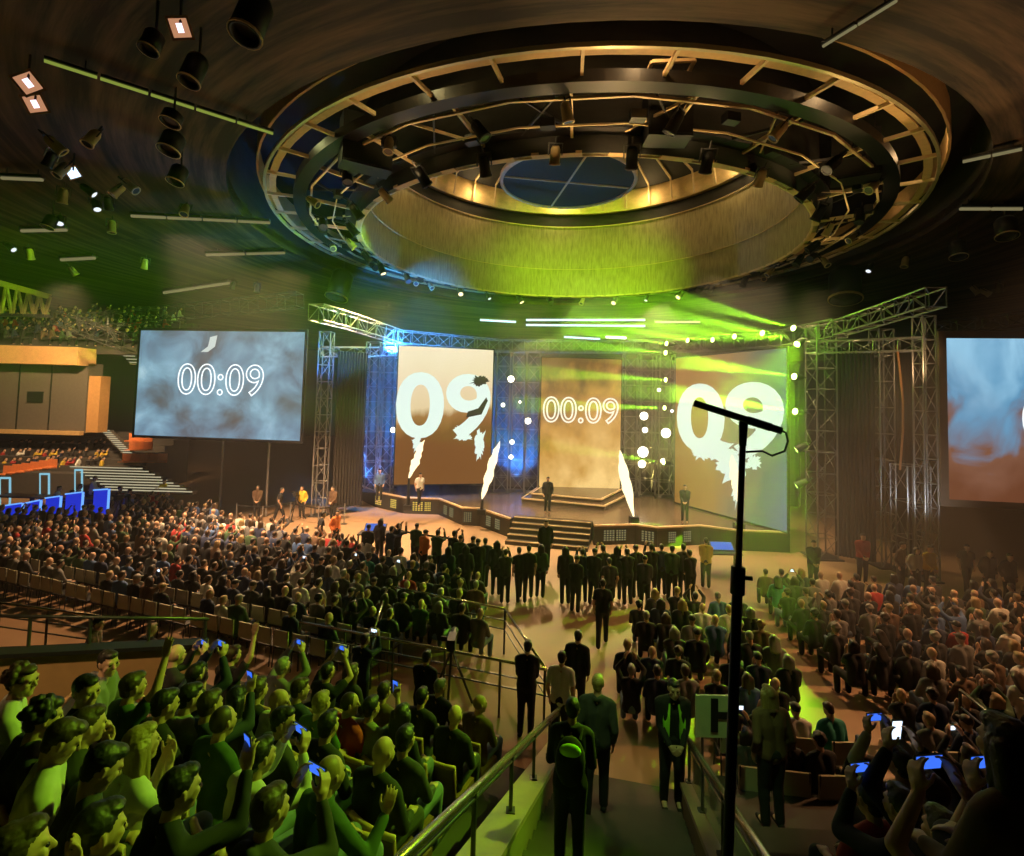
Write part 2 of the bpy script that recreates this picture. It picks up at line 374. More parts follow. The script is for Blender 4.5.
# ------------------------------------------------------------------ stage light prototype
def light_proto(lens, col=None, s=1.0):
    t = thing('stage_light', 'x', 'stage light', (0, 0, 0)); col = col or BLACK
    mb = MB(); mb.lathe([(0.01, 0.26 * s), (0.10 * s, 0.26 * s), (0.14 * s, 0.16 * s), (0.15 * s, -0.2 * s), (0.17 * s, -0.22 * s), (0.17 * s, -0.27 * s), (0.13 * s, -0.27 * s), (0.13 * s, -0.22 * s)], n=14)
    br = mb.build('barrel', col, t, True)
    mb = MB(); mb.lathe([(0.01, -0.25 * s), (0.13 * s, -0.25 * s), (0.13 * s, -0.23 * s), (0.01, -0.23 * s)], n=14); mb.build('lens', lens, br)
    return t
def yoke(t, s):
    mb = MB(); mb.bar((-0.2 * s, 0, 0), (-0.2 * s, 0, 0.32 * s), 0.03 * s); mb.bar((0.2 * s, 0, 0), (0.2 * s, 0, 0.32 * s), 0.03 * s); mb.bar((-0.215 * s, 0, 0.32 * s), (0.215 * s, 0, 0.32 * s), 0.03 * s)
    mb.tube([(0, 0, 0.32 * s), (0, 0, 0.5 * s)], 0.025 * s, 6); mb.build('yoke', DSTEEL, t)
PROTO = {}
for key, lens, s, col in (('warm', WARM, 1.5, DSTEEL), ('off', LENS_OFF, 1.4, BLACK), ('green', GREENL, 1.0, BLACK), ('cool', em('small_lamp', (0.85, 0.92, 1.0), 1.1), 1.1, DSTEEL), ('tan', LENS_OFF, 1.2, mat('tan_can', (0.45, 0.34, 0.18), 0.5))):
    t = light_proto(lens, col, s); yoke(t, s); PROTO[key] = t
FIRSTL = set()
def stage_light(key, loc, aim, label, group, name='stage_light'):
    t = PROTO[key] if key not in FIRSTL else copy_tree(PROTO[key]); FIRSTL.add(key)
    t.name = name
    t.location = loc; t.rotation_euler = (V(aim) - V(loc)).to_track_quat('-Z', 'Y').to_euler()
    return tag(t, label, 'stage light', group)
n = 0
for deg in range(8, 368, 12):                       # lamps along the ring's inner edge
    p = ringp(deg, 13.5 + 0.25 * (n % 2), 15.05)
    key = ('warm', 'tan', 'off', 'warm', 'cool')[n % 5] if 20 < deg < 165 else ('tan', 'off', 'off')[n % 3]
    n += 1
    stage_light(key, p, (CX + RD.uniform(-6, 6), CY + RD.uniform(-4, 8), 0),
                {'warm': 'small warm glowing', 'cool': 'small white glowing', 'off': 'unlit black', 'tan': 'unlit tan'}[key] + ' stage light on the lighting ring inner edge, ' + nth(n) + ' counted anticlockwise', 'stage lights on the inner edge of the ring')
for k, deg in enumerate((195, 207, 222, 236, 250, 262, 276, 290, 305, 318, 332, 346, 0, 20, 40, 140, 160, 178)):
    p = ringp(deg, 15.1 + 0.5 * (k % 2), 15.55)
    stage_light(('off', 'tan')[k % 2], p, (CX + RD.uniform(-10, 10), CY - 12 + RD.uniform(-6, 6), 0), ('large black' if k % 2 == 0 else 'large tan') + ' can light between the ring catwalks, ' + nth(k + 1) + ' counted round from the green side', 'can lights in the ring catwalks')

# ------------------------------------------------------------------ ceiling fittings
def ceil_pt(px, py, drop=0.35):
    d = ray(px, py); t = 5.0
    for _ in range(400):
        p = EYE + d * t; r = math.hypot(p.x - CX, p.y - CY)
        zc = 15.75 - (r - 18.5) * 0.043 - drop
        if p.z >= zc: break
        t += 0.12
    return p
strips = [((42, 60), (274, 134), 5, TUBEG, 'long tube light strip crossing the dark ceiling, the longest one'),
          ((822, 47), (898, 0), 2, TUBE, 'tube light at the top edge of the ceiling beside the ring'),
          ((962, 162), (1023, 149), 2, TUBE, 'tube light on the brown ceiling, upper of two beside the ring'),
          ((959, 209), (1023, 209), 2, TUBE, 'tube light on the brown ceiling, lower of two beside the ring'),
          ((130, 216), (271, 223), 4, TUBE, 'thin tube light row below the long strip'),
          ((205, 255), (286, 253), 2, TUBE, 'thin tube light row just beside the dark side of the ring'),
          ((20, 231), (68, 230), 1, TUBE, 'short tube light over the upper stand, below the blue lamp'),
          ((0, 178), (44, 180), 1, TUBE, 'short tube light at the edge of the ceiling over the amber lamps'),
          ((60, 260), (96, 258), 1, TUBE, 'small tube light over the upper stand truss'),
          ((163, 293), (230, 283), 2, TUBE, 'slanted tube light row over the big video screen')]
for (a, b, k, m, lab) in strips:
    p, q = ceil_pt(*a), ceil_pt(*b); t = thing('tube_light', lab, 'tube light', (p + q) / 2, 'tube lights under the ceiling')
    for i in range(k):
        u = p.lerp(q, (i + 0.03) / k); v = p.lerp(q, (i + 0.97) / k); sz = 0.0038 * (u - EYE).length
        mb = MB(); mb.bar(u + V((0, 0, sz)), v + V((0, 0, sz)), sz * 2.2, sz); mb.build('housing', DSTEEL, t)
        mb = MB(); mb.tube([u, v], sz * 0.55, 6); mb.build('tube', m, t)
    mb = MB()
    for w in (0.15, 0.85): c_ = p.lerp(q, w); mb.tube([c_, c_ + V((0, 0, 0.45))], 0.02, 5)
    mb.build('hanger', DSTEEL, t)
for (px, py, lab, m, ang, w) in ((180, 28, 'square amber floodlight near the top edge of the ceiling', AMBER, 0.4, 24), (28, 83, 'square amber floodlight, upper one of the pair near the ceiling edge', AMBER, 0.75, 22),
                            (35, 104, 'square amber floodlight, lower one of the pair near the ceiling edge', AMBER, 0.5, 20), (73, 173, 'small blue glowing floodlight among dark ceiling lamps', COOL, 0.6, 14)):
    p = ceil_pt(px, py, 0.8); D = (p - EYE).length; s = w / F * D * 0.55; t = thing('floodlight', lab, 'floodlight', p, 'square floodlights under the ceiling')
    rot = (EYE - p).to_track_quat('Z', 'Y').to_matrix() @ Matrix.Rotation(ang, 3, 'Z'); mb = MB()
    for sx, sy, lx, ly in ((0, 0.5, 1.1, 0.12), (0, -0.5, 1.1, 0.12), (0.5, 0, 0.12, 1.1), (-0.5, 0, 0.12, 1.1)): mb.box(p + rot @ V((sx * s, sy * s, 0.08)), (lx * s, ly * s, 0.2), rot)
    mb.box(p + rot @ V((0, 0, -0.22)), (s, s, 0.2), rot); mb.build('housing', mat('flood_housing', (0.30, 0.16, 0.09), 0.5), t)
    mb = MB(); mb.box(p + rot @ V((0, 0, -0.1)), (s * 0.9, s * 0.9, 0.04), rot); mb.build('reflector', m, t)
    mb = MB(); mb.box(p + rot @ V((0, 0, 0.0)), (s * 0.3, s * 0.45, 0.08), rot); mb.build('bulb', COOL if m is COOL else em('flood_bulb', (1, 0.8, 0.95), 1.8), t)
    mb = MB(); mb.tube([p, p + V((0, 0, 0.8))], 0.03, 5); mb.build('hanger', DSTEEL, t)
for (px, py, w, h, lab) in ((252, 18, 26, 44, 'large hanging black cylinder lamp near the top edge of the ceiling'), (194, 70, 17, 30, 'hanging black cylinder lamp under the square amber floodlight'), (172, 118, 16, 12, 'black cylinder lamp just under the long tube strip'),
                       (172, 143, 18, 20, 'black cylinder lamp in the middle of the column below the long tube strip'), (178, 175, 14, 18, 'black cylinder lamp lowest of the column below the tube strip'), (152, 42, 15, 20, 'dark lamp hanging beside the amber floodlight'),
                       (845, 285, 26, 34, 'black box lamp under the brown side of the ring'), (1006, 228, 14, 18, 'small black lamp below the lower ceiling tube'), (958, 250, 12, 16, 'small black lamp below the brown ceiling beside the ring'), (340, 285, 22, 34, 'black hanging lamp in front of the blue lit ceiling edge'), (50, 318 - 96, 9, 12, 'tiny dark lamp over the upper stand')):
    p = ceil_pt(px, py, 1.2); D = (p - EYE).length; r = w / F * D * 0.45; hh = h / F * D * 0.8
    t = thing('cylinder_lamp', lab, 'ceiling lamp', p, 'black lamps hanging under the ceiling')
    ax = (V((0.15, 0.25, 1))).normalized(); mb = MB(); mb.lathe([(0.01, hh / 2), (r * 0.8, hh / 2), (r, hh * 0.35), (r, -hh / 2), (r * 0.86, -hh / 2), (r * 0.8, -hh * 0.3)], p, 16, axis=ax); mb.build('body', BLACK, t, True)
    mb = MB(); mb.lathe([(0.01, -hh * 0.3), (r * 0.8, -hh * 0.3), (r * 0.8, -hh * 0.26), (0.01, -hh * 0.26)], p, 16, axis=ax); mb.build('lens', LENS_OFF, t)
    mb = MB(); mb.lathe([(r * 1.02, -hh * 0.5), (r * 1.08, -hh * 0.5), (r * 1.08, -hh * 0.44), (r * 1.02, -hh * 0.44), (r * 1.02, -hh * 0.5)], p, 16, axis=ax); mb.build('rim', RIB, t)
    mb = MB(); mb.tube([p + ax * hh / 2, p + ax * hh / 2 + V((0, 0, 0.8))], 0.03, 5); mb.build('hanger', DSTEEL, t)
small = [(50, 159), (63, 196), (112, 227), (10, 247), (73, 271), (62, 170), (88, 190), (92, 138), (55, 145), (108, 203), (130, 60 + 126), (185, 180 + 30), (233, 285), (257, 288), (30, 44 + 210), (96, 205), (145, 268 - 4), (118, 190), (1000, 288), (975, 290), (985, 300 - 8), (870, 268), (825, 262), (905, 262), (60, 220)]
for k, (px, py) in enumerate(small):
    p = ceil_pt(px, py, 0.9)
    stage_light('tan' if k % 3 else 'cool', p, p + V((RD.uniform(-3, 6), RD.uniform(-3, 3), -4)), ('small tan' if k % 3 else 'small white glowing') + ' spotlight scattered under the dark ceiling, ' + nth(k + 1) + ' of the scatter', 'spotlights scattered under the ceiling')

# ------------------------------------------------------------------ stage
ZS = 0.85
front = [Pz(354, 483, ZS), Pz(375, 492, ZS), Pz(405, 498, ZS), Pz(439, 499, ZS), Pz(462, 508, ZS), Pz(480, 509, ZS), Pz(510, 519, ZS), Pz(516, 515, ZS), Pz(592, 521, ZS), Pz(594, 526, ZS), Pz(635, 525, ZS), Pz(657, 528, ZS), Pz(700, 526, ZS), Pz(738, 531, ZS), Pz(790, 533, ZS)]
stg = thing('stage', 'big dark glossy stage with a zigzag front edge below the three video panels', 'stage', (CX, 27, 0))
poly = [(p.x, p.y) for p in front] + [(13.0, 33.3), (-11, 33.3)]
mb = MB(); mb.prism(poly, ZS - 0.12, ZS); mb.build('deck', STAGEF, stg)
mb = MB(); mb.prism([(V(p) + (V((CX, 34, 0)) - V((p[0], p[1], 0))).normalized() * 0.25 if False else p) for p in poly], 0.0, ZS - 0.12)
fascia = mb.build('fascia', mat('fascia_black', (0.03, 0.026, 0.02), 0.6), stg)
mb = MB()
for i in list(range(6)) + list(range(9, 14)):
    mb.bar(front[i] + V((0, -0.02, 0.03)), front[i + 1] + V((0, -0.02, 0.03)), 0.12, 0.07)
mb.build('edge_trim', EDGE, stg)
# glowing grilles in the fascia
def onfront(px, i):
    a, b = front[i], front[i + 1]; pa, pb = pix(a)[0], pix(b)[0]; u = (px - pa) / (pb - pa)
    lo, hi = 0.0, 1.0
    for _ in range(30):
        mid = (lo + hi) / 2
        if pix(a.lerp(b, mid))[0] < px: lo = mid
        else: hi = mid
    return a.lerp(b, lo), (b - a).normalized()
for (px, i, w, gm) in ((379, 1, 0.55, YEL), (394, 1, 0.5, YEL), (418, 2, 0.6, YEL), (428, 2, 0.35, YEL), (446, 3, 0.4, TUBE), (452, 3, 0.45, TUBE), (468, 4, 0.4, TUBE), (489, 5, 0.4, TUBE), (498, 5, 0.4, TUBE), (609, 9, 0.55, TUBE), (621, 9, 0.5, TUBE), (648, 10, 0.6, TUBE), (672, 11, 0.4, TUBE), (687, 11, 0.4, TUBE)):
    p, e = onfront(px, i); nrm = V((e.y, -e.x, 0)); p = V((p.x, p.y, 0.42)) + nrm * 0.03; mb = MB(); rot = Matrix((e, -nrm, V((0, 0, 1)))).transposed()
    for a in range(4):
        for b in range(5): mb.box(p + e * (a - 1.5) * w / 4 + V((0, 0, (b - 2) * 0.1)), (w / 4 * 0.6, 0.03, 0.06), rot)
    mb.build('glowing_grille', gm, fascia)
mb = MB(); a, b = front[7], front[8]; st = thing('stage_steps', 'wide dark steps with pale edges leading up to the middle of the stage', 'steps', (a + b) / 2)
nrm = V(((b - a).y, -(b - a).x, 0)).normalized(); e = (b - a)
for k in range(5):
    z = ZS - 0.17 * (k + 1); q0 = a + nrm * 0.42 * k; q1 = b + nrm * 0.42 * k; mb = MB()
    mb.prism([(q0.x, q0.y), ((q0 + nrm * 0.42).x, (q0 + nrm * 0.42).y), ((q1 + nrm * 0.42).x, (q1 + nrm * 0.42).y), (q1.x, q1.y)], 0, max(0.01, z + 0.17 - 0.02)); sp_ = mb.build('step', mat('step_dark', (0.04, 0.032, 0.022), 0.5), st)
    mb = MB(); mb.bar(q0 + nrm * 0.40 + V((0, 0, z + 0.17 - ZS)) + V((0, 0, 0)), q1 + nrm * 0.40 + V((0, 0, z + 0.17 - ZS)), 0.05, 0.04); mb.build('step_edge', EDGE, sp_)
pl = thing('stage_platform', 'low two-tier platform with pale edges in the middle of the stage', 'platform', Pz(575, 498, ZS))
for z0, z1, g in ((ZS, ZS + 0.28, 0.0), (ZS + 0.28, ZS + 0.5, 0.6)):
    q = [Pz(522, 503, ZS), Pz(604, 511, ZS), Pz(632, 497, ZS), Pz(622, 489, ZS), Pz(543, 488, ZS)]; c_ = sum(q, V()) / 5
    q = [p + (c_ - p).normalized() * g for p in q]
    mb = MB(); mb.prism([(p.x, p.y) for p in q], z0, z1); tr_ = mb.build('tier', STAGEF, pl)
    mb = MB()
    for i in range(5): u, v = q[i].copy(), q[(i + 1) % 5].copy(); u.z = v.z = z1 - 0.03; mb.bar(u, v, 0.1, 0.07)
    mb.build('tier_edge', EDGE, tr_)

# ------------------------------------------------------------------ screens
def text_mesh(txt, size, depth, offset=0.0, outline=None, sx=1.0):
    cu = bpy.data.curves.new('digits', 'FONT'); cu.body = txt; cu.size = size; cu.align_x = 'CENTER'; cu.align_y = 'CENTER'; cu.offset = offset; cu.resolution_u = 6
    if outline: cu.fill_mode = 'NONE'; cu.bevel_depth = outline; cu.bevel_resolution = 1
    else: cu.extrude = depth
    o = bpy.data.objects.new('digits', cu); COL.objects.link(o); dg = bpy.context.evaluated_depsgraph_get()
    me = bpy.data.meshes.new_from_object(o.evaluated_get(dg)); bpy.data.objects.remove(o); bpy.data.curves.remove(cu)
    me.transform(Matrix.Diagonal((sx, 1, 1, 1)) @ Matrix.Identity(4)); me.transform(Matrix.Rotation(PI / 2, 4, 'X'))
    return me
def screen(name, label, pl_, yl, pr_, yr, zt, zb, picm, frame_w, cat='video screen'):
    a, b = P(pl_, 400, yl), P(pr_, 400, yr); a.z = b.z = 0; d = b - a; W = d.length; H = zt - zb
    rz = math.atan2(d.y, d.x); c = (a + b) / 2; c.z = (zt + zb) / 2
    t = thing(name, label, cat, c, 'video screens', rz, True)
    mb = MB(); mb.box((0, 0, 0), (W, 0.06, H)); disp = mb.build('display', picm, t)
    mb = MB(); fw = frame_w
    mb.box((0, 0.025, H / 2 + fw / 2), (W + 2 * fw, 0.1, fw)); mb.box((0, 0.025, -H / 2 - fw / 2), (W + 2 * fw, 0.1, fw))
    for s in (-1, 1): mb.box((s * (W / 2 + fw / 2), 0.02, 0), (fw, 0.1, H))
    mb.box((0, 0.12, 0), (W, 0.1, H)); mb.build('frame', BLACK if fw < 0.2 else mat('screen_frame', (0.07, 0.045, 0.028), 0.6), t)
    return disp, W, H
def put(me, name, m, t, x, z, y=-0.05):
    o = bpy.data.objects.new(name, me); COL.objects.link(o); o.parent = t; o.location = (x, y, z); me.materials.clear(); me.materials.append(m); return o
WTXT = em('screen_white', (0.82, 0.97, 0.88), 1.0); WTXT2 = em('screen_white_cool', (0.9, 0.97, 1.0), 1.3); WARMTXT = em('screen_cream', (1.0, 0.95, 0.78), 1.1)
pic_blue = picture('side_video', [(0.22, (0.10, 0.07, 0.055)), (0.36, (0.11, 0.13, 0.16)), (0.5, (0.16, 0.27, 0.37)), (0.62, (0.24, 0.42, 0.55)), (0.8, (0.55, 0.75, 0.82))], 2.6, (1.6, 1, 1), (0.05, -0.05, -0.02, 1.0), 0.5, 1.0, 4.4)
pic_brown = picture('side_video_brown', [(0.2, (0.14, 0.045, 0.02)), (0.42, (0.20, 0.085, 0.05)), (0.5, (0.16, 0.18, 0.25)), (0.6, (0.12, 0.32, 0.52)), (0.85, (0.32, 0.60, 0.80))], 2.4, (1.4, 1, 1), (-0.1, 0.55, -0.22, 0.9), 1.0, 1.0, 8.3)
pic_gold = picture('gold_video', [(0.25, (0.12, 0.055, 0.012)), (0.5, (0.52, 0.27, 0.055)), (0.75, (0.85, 0.56, 0.20))], 4.0, (1, 1, 1.2), (0.15, -0.45, 0.32, 0.6), 0.15, 1.15, 1.7, 8)
pic_cream = picture('cream_video', [(0.30, (0.20, 0.08, 0.02)), (0.40, (0.36, 0.17, 0.05)), (0.45, (0.80, 0.62, 0.36)), (0.8, (0.95, 0.82, 0.58))], 1.4, (1, 1, 0.6), (-0.05, 0.75, -0.15, 0.4), 0.5, 1.0, 3.1, 6)
pic_tan = picture('tan_video', [(0.22, (0.36, 0.16, 0.03)), (0.45, (0.46, 0.24, 0.07)), (0.6, (0.36, 0.24, 0.12)), (0.78, (0.15, 0.17, 0.15)), (0.95, (0.15, 0.15, 0.27))], 2.2, (1, 1, 1), (0.75, -0.1, -0.02, 0.45), 0.8, 0.85, 6.6, 7)
def splash(cx, cz, w, h, seed, n=22, spikes=6):
    """an irregular splash of paint drawn on the screen"""
    r = random.Random(seed); pts = []
    for i in range(n * 2):
        t = 2 * PI * i / (n * 2); k = 1 + 0.25 * r.uniform(-1, 1) + (0.5 * r.random() if i % 5 == 0 else 0)
        pts.append((cx + w * k * math.cos(t), -0.045, cz + h * k * math.sin(t)))
    mb = MB(); mb.plate(pts, (0, -0.012, 0)); return mb
# LED panel with cream picture, blue truss side
t, W, H = screen('video_wall', 'tall video panel with a white 09 on a cream picture beside the blue truss', 397, 28.7, 492, 30.0, 9.3, 1.55, pic_cream, 0.06)
me = text_mesh('09', 5.0, 0.01, 0.12, None, 1.10); put(me, 'digits', WTXT, t, -0.05, 0.35)
DKTXT = em('screen_dark', (0.035, 0.028, 0.02), 1.0)
mb = splash(1.95, 2.05, 0.42, 0.28, 5); mb.v = [p + V((0, -0.03, 0)) for p in mb.v]; mb.build('dark_splash', DKTXT, t)
mb = MB(); mb.v = []; mb.plate([(1.2, -0.075, -0.1), (2.1, -0.075, 0.1), (2.45, -0.075, 0.9), (2.35, -0.075, 1.1), (1.9, -0.075, 0.45), (1.3, -0.075, 0.25)], (0, -0.01, 0)); mb.build('dark_splash', DKTXT, t)
for cx, cz, w, h, sd in ((-1.55, -1.55, 0.22, 0.4, 2), (1.1, -1.2, 0.42, 0.2, 3), (2.05, -1.6, 0.28, 0.75, 4), (0.9, -0.75, 0.3, 0.18, 8)): splash(cx, cz, w, h, sd).build('paint_splash', WTXT, t)
# centre panel
t, W, H = screen('video_wall', 'golden video panel in the middle of the stage showing an outlined 00:09', 541, 30.6, 621, 30.6, 9.0, 1.35, pic_gold, 0.05)
me = text_mesh('00:09', 2.1, 0.01, 0.0, 0.05, 0.98); put(me, 'digits', WARMTXT, t, 0, 0.65)
# right LED panel
t, W, H = screen('video_wall', 'tall tan and grey video panel with a white 09 behind the microphone stand', 676, 29.0, 787, 22.6, 9.0, 0.95, pic_tan, 0.06)
me = text_mesh('09', 4.8, 0.01, 0.14, None, 1.42); put(me, 'digits', WTXT, t, 0.05, 0.55)
for cx, cz, w, h, sd in ((-0.6, -0.85, 1.3, 0.5, 12), (0.5, -1.5, 0.9, 0.7, 13), (0.9, -2.4, 0.32, 1.0, 14), (-1.5, -1.1, 0.6, 0.3, 17), (1.8, -1.2, 0.35, 0.3, 15)): splash(cx, cz, w, h, sd).build('paint_splash', WTXT, t)
# side projection screens
t, W, H = screen('projection_screen', 'big wide projection screen showing 00:09 over a blue-grey picture above the lit stairs', 137, 27.7, 302, 26.6, 9.65, 4.0, pic_blue, 0.14)
me = text_mesh('00:09', 2.3, 0.01, 0.0, 0.035, 0.98); put(me, 'digits', WTXT2, t, 0.12, 0.15)
mb = MB()
for pts in ([(-0.6, 2.5), (-0.2, 2.6), (-0.3, 2.0), (-0.7, 1.7), (-1.1, 1.7), (-0.7, 2.0)],): mb.plate([(x, -0.045, z) for x, z in pts], (0, -0.01, 0))
mb.build('paint_splash', em('screen_pale', (0.6, 0.68, 0.66), 1.0), t)
for s in (-1, 1):
    mb = MB(); mb.tube([(s * 1.3 + 1.6, 0.2, -H / 2), (s * 1.3 + 1.6, 0.2, -6.8)], 0.06, 6); mb.build('support_post', STEEL, t.parent)
t, W, H = screen('projection_screen', 'big projection screen with a blue and rusty brown picture at the edge of the view', 947, 18.7, 1180, 17.6, 9.05, 3.2, pic_brown, 0.26)
me = text_mesh('00:09', 2.4, 0.01, 0.0, 0.035, 0.98); put(me, 'digits', WTXT2, t, 1.35, -0.05)

# ------------------------------------------------------------------ trusses
def tower(px, Y, z0, z1, w, label, bay=0.9, m=STEEL, r=0.035, rl=0.018, dx=0):
    p = P(px, 400, Y); t = thing('truss_tower', label, 'truss tower', (p.x, p.y, z0), 'truss towers around the stage')
    ch = [MB() for _ in range(4)]; lat = MB(); truss(ch, lat, (p.x, p.y, z0), (p.x + dx, p.y, z1), w, bay, r, rl)
    for c_ in ch: c_.build('upright', m, t)
    lat.build('lacing', m, t)
    mb = MB(); mb.box((p.x, p.y, z0 + 0.03), (w * 1.4, w * 1.4, 0.06)); mb.build('base_plate', DSTEEL, t)
tower(324, 27.5, 0, 9.8, 0.6, 'slim truss tower between the big screen and the black drape')
tower(373, 30.3, ZS, 9.6, 0.8, 'blue lit truss tower beside the black drape')
tower(388, 30.6, ZS, 9.6, 0.8, 'blue lit truss tower touching the cream video panel')
tower(503, 31.2, ZS, 9.4, 0.8, 'blue lit truss tower just beyond the cream video panel')
tower(519, 31.6, ZS, 9.4, 0.8, 'blue lit truss tower midway between cream and golden panels')
tower(533, 31.2, ZS, 9.4, 0.8, 'blue lit truss tower just before the golden panel')
tower(631, 31.2, ZS, 9.4, 0.9, 'green lit truss tower just beyond the golden panel')
tower(647, 31.6, ZS, 9.4, 0.9, 'green lit truss tower midway between golden and tan panels')
tower(665, 31.0, ZS, 9.4, 0.9, 'green lit truss tower just before the tan panel')
tower(821, 22.3, 0, 9.9, 0.85, 'tan lit truss tower with many rungs beside the green spotlights')
tower(882, 21.2, 0, 9.7, 0.6, 'white lit truss tower at the edge of the tall black panel', 1.1)
tower(909, 20.5, 0, 4.2, 0.9, 'low white lit truss tower with a long diagonal near the ground', 1.4)
tower(925, 19.6, 0, 10.0, 0.5, 'dark truss tower closest to the brown projection screen')
def htruss(a, b, w, label, m=STEEL, bay=0.8):
    t = thing('truss_beam', label, 'truss beam', (V(a) + V(b)) / 2, 'truss beams over the stage'); ch = [MB() for _ in range(4)]; lat = MB()
    truss(ch, lat, a, b, w, bay, 0.032, 0.018)
    for c_ in ch: c_.build('chord', m, t)
    lat.build('lacing', m, t)
bp = [P(316, 312, 23.5), P(352, 322, 27), P(398, 337, 30.5), P(500, 346, 32.5), P(622, 347, 32.5), P(700, 345, 30.5), P(788, 338, 24.5), P(840, 328, 21.5), P(890, 312, 18.5), P(936, 297, 16.0)]
names = ['blue lit truss beam at the big screen end, highest', 'blue lit truss beam leading to the cream panel', 'blue lit truss beam over the cream video panel', 'blue green truss beam over the golden panel', 'green lit truss beam beyond the golden panel', 'green lit truss beam over the tan panel', 'white lit truss beam beside the green spotlights', 'white and orange truss beam rising over the black panel', 'orange lit truss beam end at the top above the brown screen']
for i in range(9): htruss(bp[i], bp[i + 1], 0.75 if i != 7 and i != 8 else 0.6, names[i])
htruss(P(322, 352, 27.5), P(395, 352, 30.0), 0.5, 'lower blue truss beam over the black drape')
htruss(P(808, 348, 22.5), P(925, 344, 19.6), 0.5, 'lower white lit truss beam over the tall black panel')
htruss(P(930, 330, 20), P(1030, 318, 19), 0.5, 'dark truss beam above the brown projection screen', DSTEEL)
for (a, b, lab, m) in (((526, 320), (645, 320), 'long pale blue light batten over the golden panel', BATTEN), ((526, 325), (645, 326), 'long pale blue light batten just under its twin', BATTEN), ((480, 320), (516, 322), 'short blue light batten over the cream panel end', BATTEN),
                  ((655, 322), (700, 322), 'short yellow green light batten in the green haze', em('batten_green', (0.8, 0.95, 0.4), 1.3)), ((564, 337), (600, 339), 'small pale batten centred over the golden panel', BATTEN), ((606, 337), (626, 338), 'small white batten over the golden panel corner', WHITE)):
    p, q = P(a[0], a[1], 35), P(b[0], b[1], 35); t = thing('light_batten', lab, 'light batten', (p + q) / 2, 'light battens over the stage')
    mb = MB(); mb.bar(p, q, 0.12, 0.12); mb.build('tube', m, t); mb = MB(); mb.bar(p + V((0, 0.12, 0.05)), q + V((0, 0.12, 0.05)), 0.16, 0.22); mb.build('housing', DSTEEL, t)
# tall black panels and back drape
def drape(name, label, px0, Y0, px1, Y1, z0, z1, m=DRAPE, kind=None, folds=10, amp=0.06):
    a, b = P(px0, 400, Y0), P(px1, 400, Y1); a.z = b.z = 0; d = b - a; nrm = V((d.y, -d.x, 0)).normalized(); n = folds * 4; f = [], []
    fr = [a + d * i / n + nrm * amp * math.sin(i * PI / 2) for i in range(n + 1)]; bk = [p - nrm * 0.12 for p in fr]
    mb = MB(); mb.prism([(p.x, p.y) for p in fr] + [(p.x, p.y) for p in reversed(bk)], z0, z1); o = mb.build(name, m)
    if kind: o['kind'] = kind
    else: tag(o, label, 'drape', 'tall black drapes beside the stage')
    return o
drape('black_drape', 'tall black drape between the blue trusses and the slim tower', 337, 27.6, 366, 28.6, 0.4, 8.8)
drape('black_drape', 'tall brownish black drape beside the tan lit truss tower', 834, 22.0, 874, 21.0, 0.2, 9.0)
drape('black_drape', 'narrow black drape behind the white lit truss tower', 888, 21.9, 918, 21.0, 0.4, 8.8)
drape('wall_back', '', 355, 33.6, 800, 33.6, 0.0, 9.3, mat('back_drape', (0.10, 0.09, 0.09), 0.9), 'structure', 60, 0.05)
# thin cable hanging down the drape
mb = MB(); mb.tube([P(897, 345, 20.4), P(903, 400, 20.2), P(903, 430, 20.2), P(900, 470, 20.4)], 0.04, 6); tag(mb.build('hanging_cable', mat('cable_orange', (0.4, 0.16, 0.05), 0.6)), 'thin orange lit cable hanging down the black drape', 'cable')

# ------------------------------------------------------------------ lamps with beams, blinders, flames
def glow(px, py, Y, r, lab):
    p = P(px, py, Y); t = thing('blinder_light', lab, 'blinder light', p, 'blinding lamps on the stage trusses'); q = (EYE - p).normalized()
    mb = MB(); mb.ell(p + q * 0.12, (r, r * 0.55, r), None, 12, 8); mb.build('bulb', BLINDER, t, True)
    mb = MB(); mb.lathe([(r * 0.5, -0.3), (r * 1.08, 0.0), (r * 1.12, 0.12), (r * 1.02, 0.12), (r * 0.9, 0.0), (0.01, -0.15)], p, 14, axis=q); mb.build('reflector', DSTEEL, t, True)
k = 0
for (px, py, r) in ((511, 379, 0.26), (503, 405, 0.16), (528, 421, 0.24), (512, 442, 0.18), (511, 457, 0.17), (520, 402, 0.1), (644, 416, 0.32), (645, 430, 0.22), (643, 452, 0.42), (642, 464, 0.3), (666, 433, 0.38), (663, 461, 0.2), (659, 390, 0.14), (672, 411, 0.12), (393, 430, 0.2)):
    k += 1; glow(px, py, 30.3, r * 0.75, ('big dazzling' if r > 0.3 else 'dazzling') + ' white lamp on the stage truss ' + ('among blue towers' if px < 530 else 'among green towers') + ', ' + nth(k) + ' counted across')
beams = [(800, 342, 22.0, 'brightest green beam spotlight at the top of the tan truss tower'), (797, 329, 23, 'green beam spotlight right above the brightest one'), (798, 377, 22, 'green beam spotlight second on the tan truss tower'), (799, 412, 22, 'green beam spotlight third on the tan truss tower'), (802, 447, 22, 'green beam spotlight fourth on the tan truss tower'), (802, 483, 22, 'green beam spotlight lowest on the tan truss tower'),
         (766, 334, 25, 'green beam spotlight on the beam over the tan panel, beside the brightest'), (738, 337, 27, 'green beam spotlight over the middle of the tan panel'), (716, 340, 28.5, 'green beam spotlight over the tan panel, third from the brightest'), (691, 341, 30, 'green beam spotlight over the tan panel edge'),
         (670, 344, 30, 'green beam spotlight at the head of the green tower'), (669, 353, 30, 'green beam spotlight just under the tower head'), (669, 380, 30, 'green beam spotlight on the green tower, upper middle'), (668, 408, 30, 'green beam spotlight on the green tower, lower middle'), (667, 463, 30, 'green beam spotlight at the foot of the green tower')]
BEAMS = []
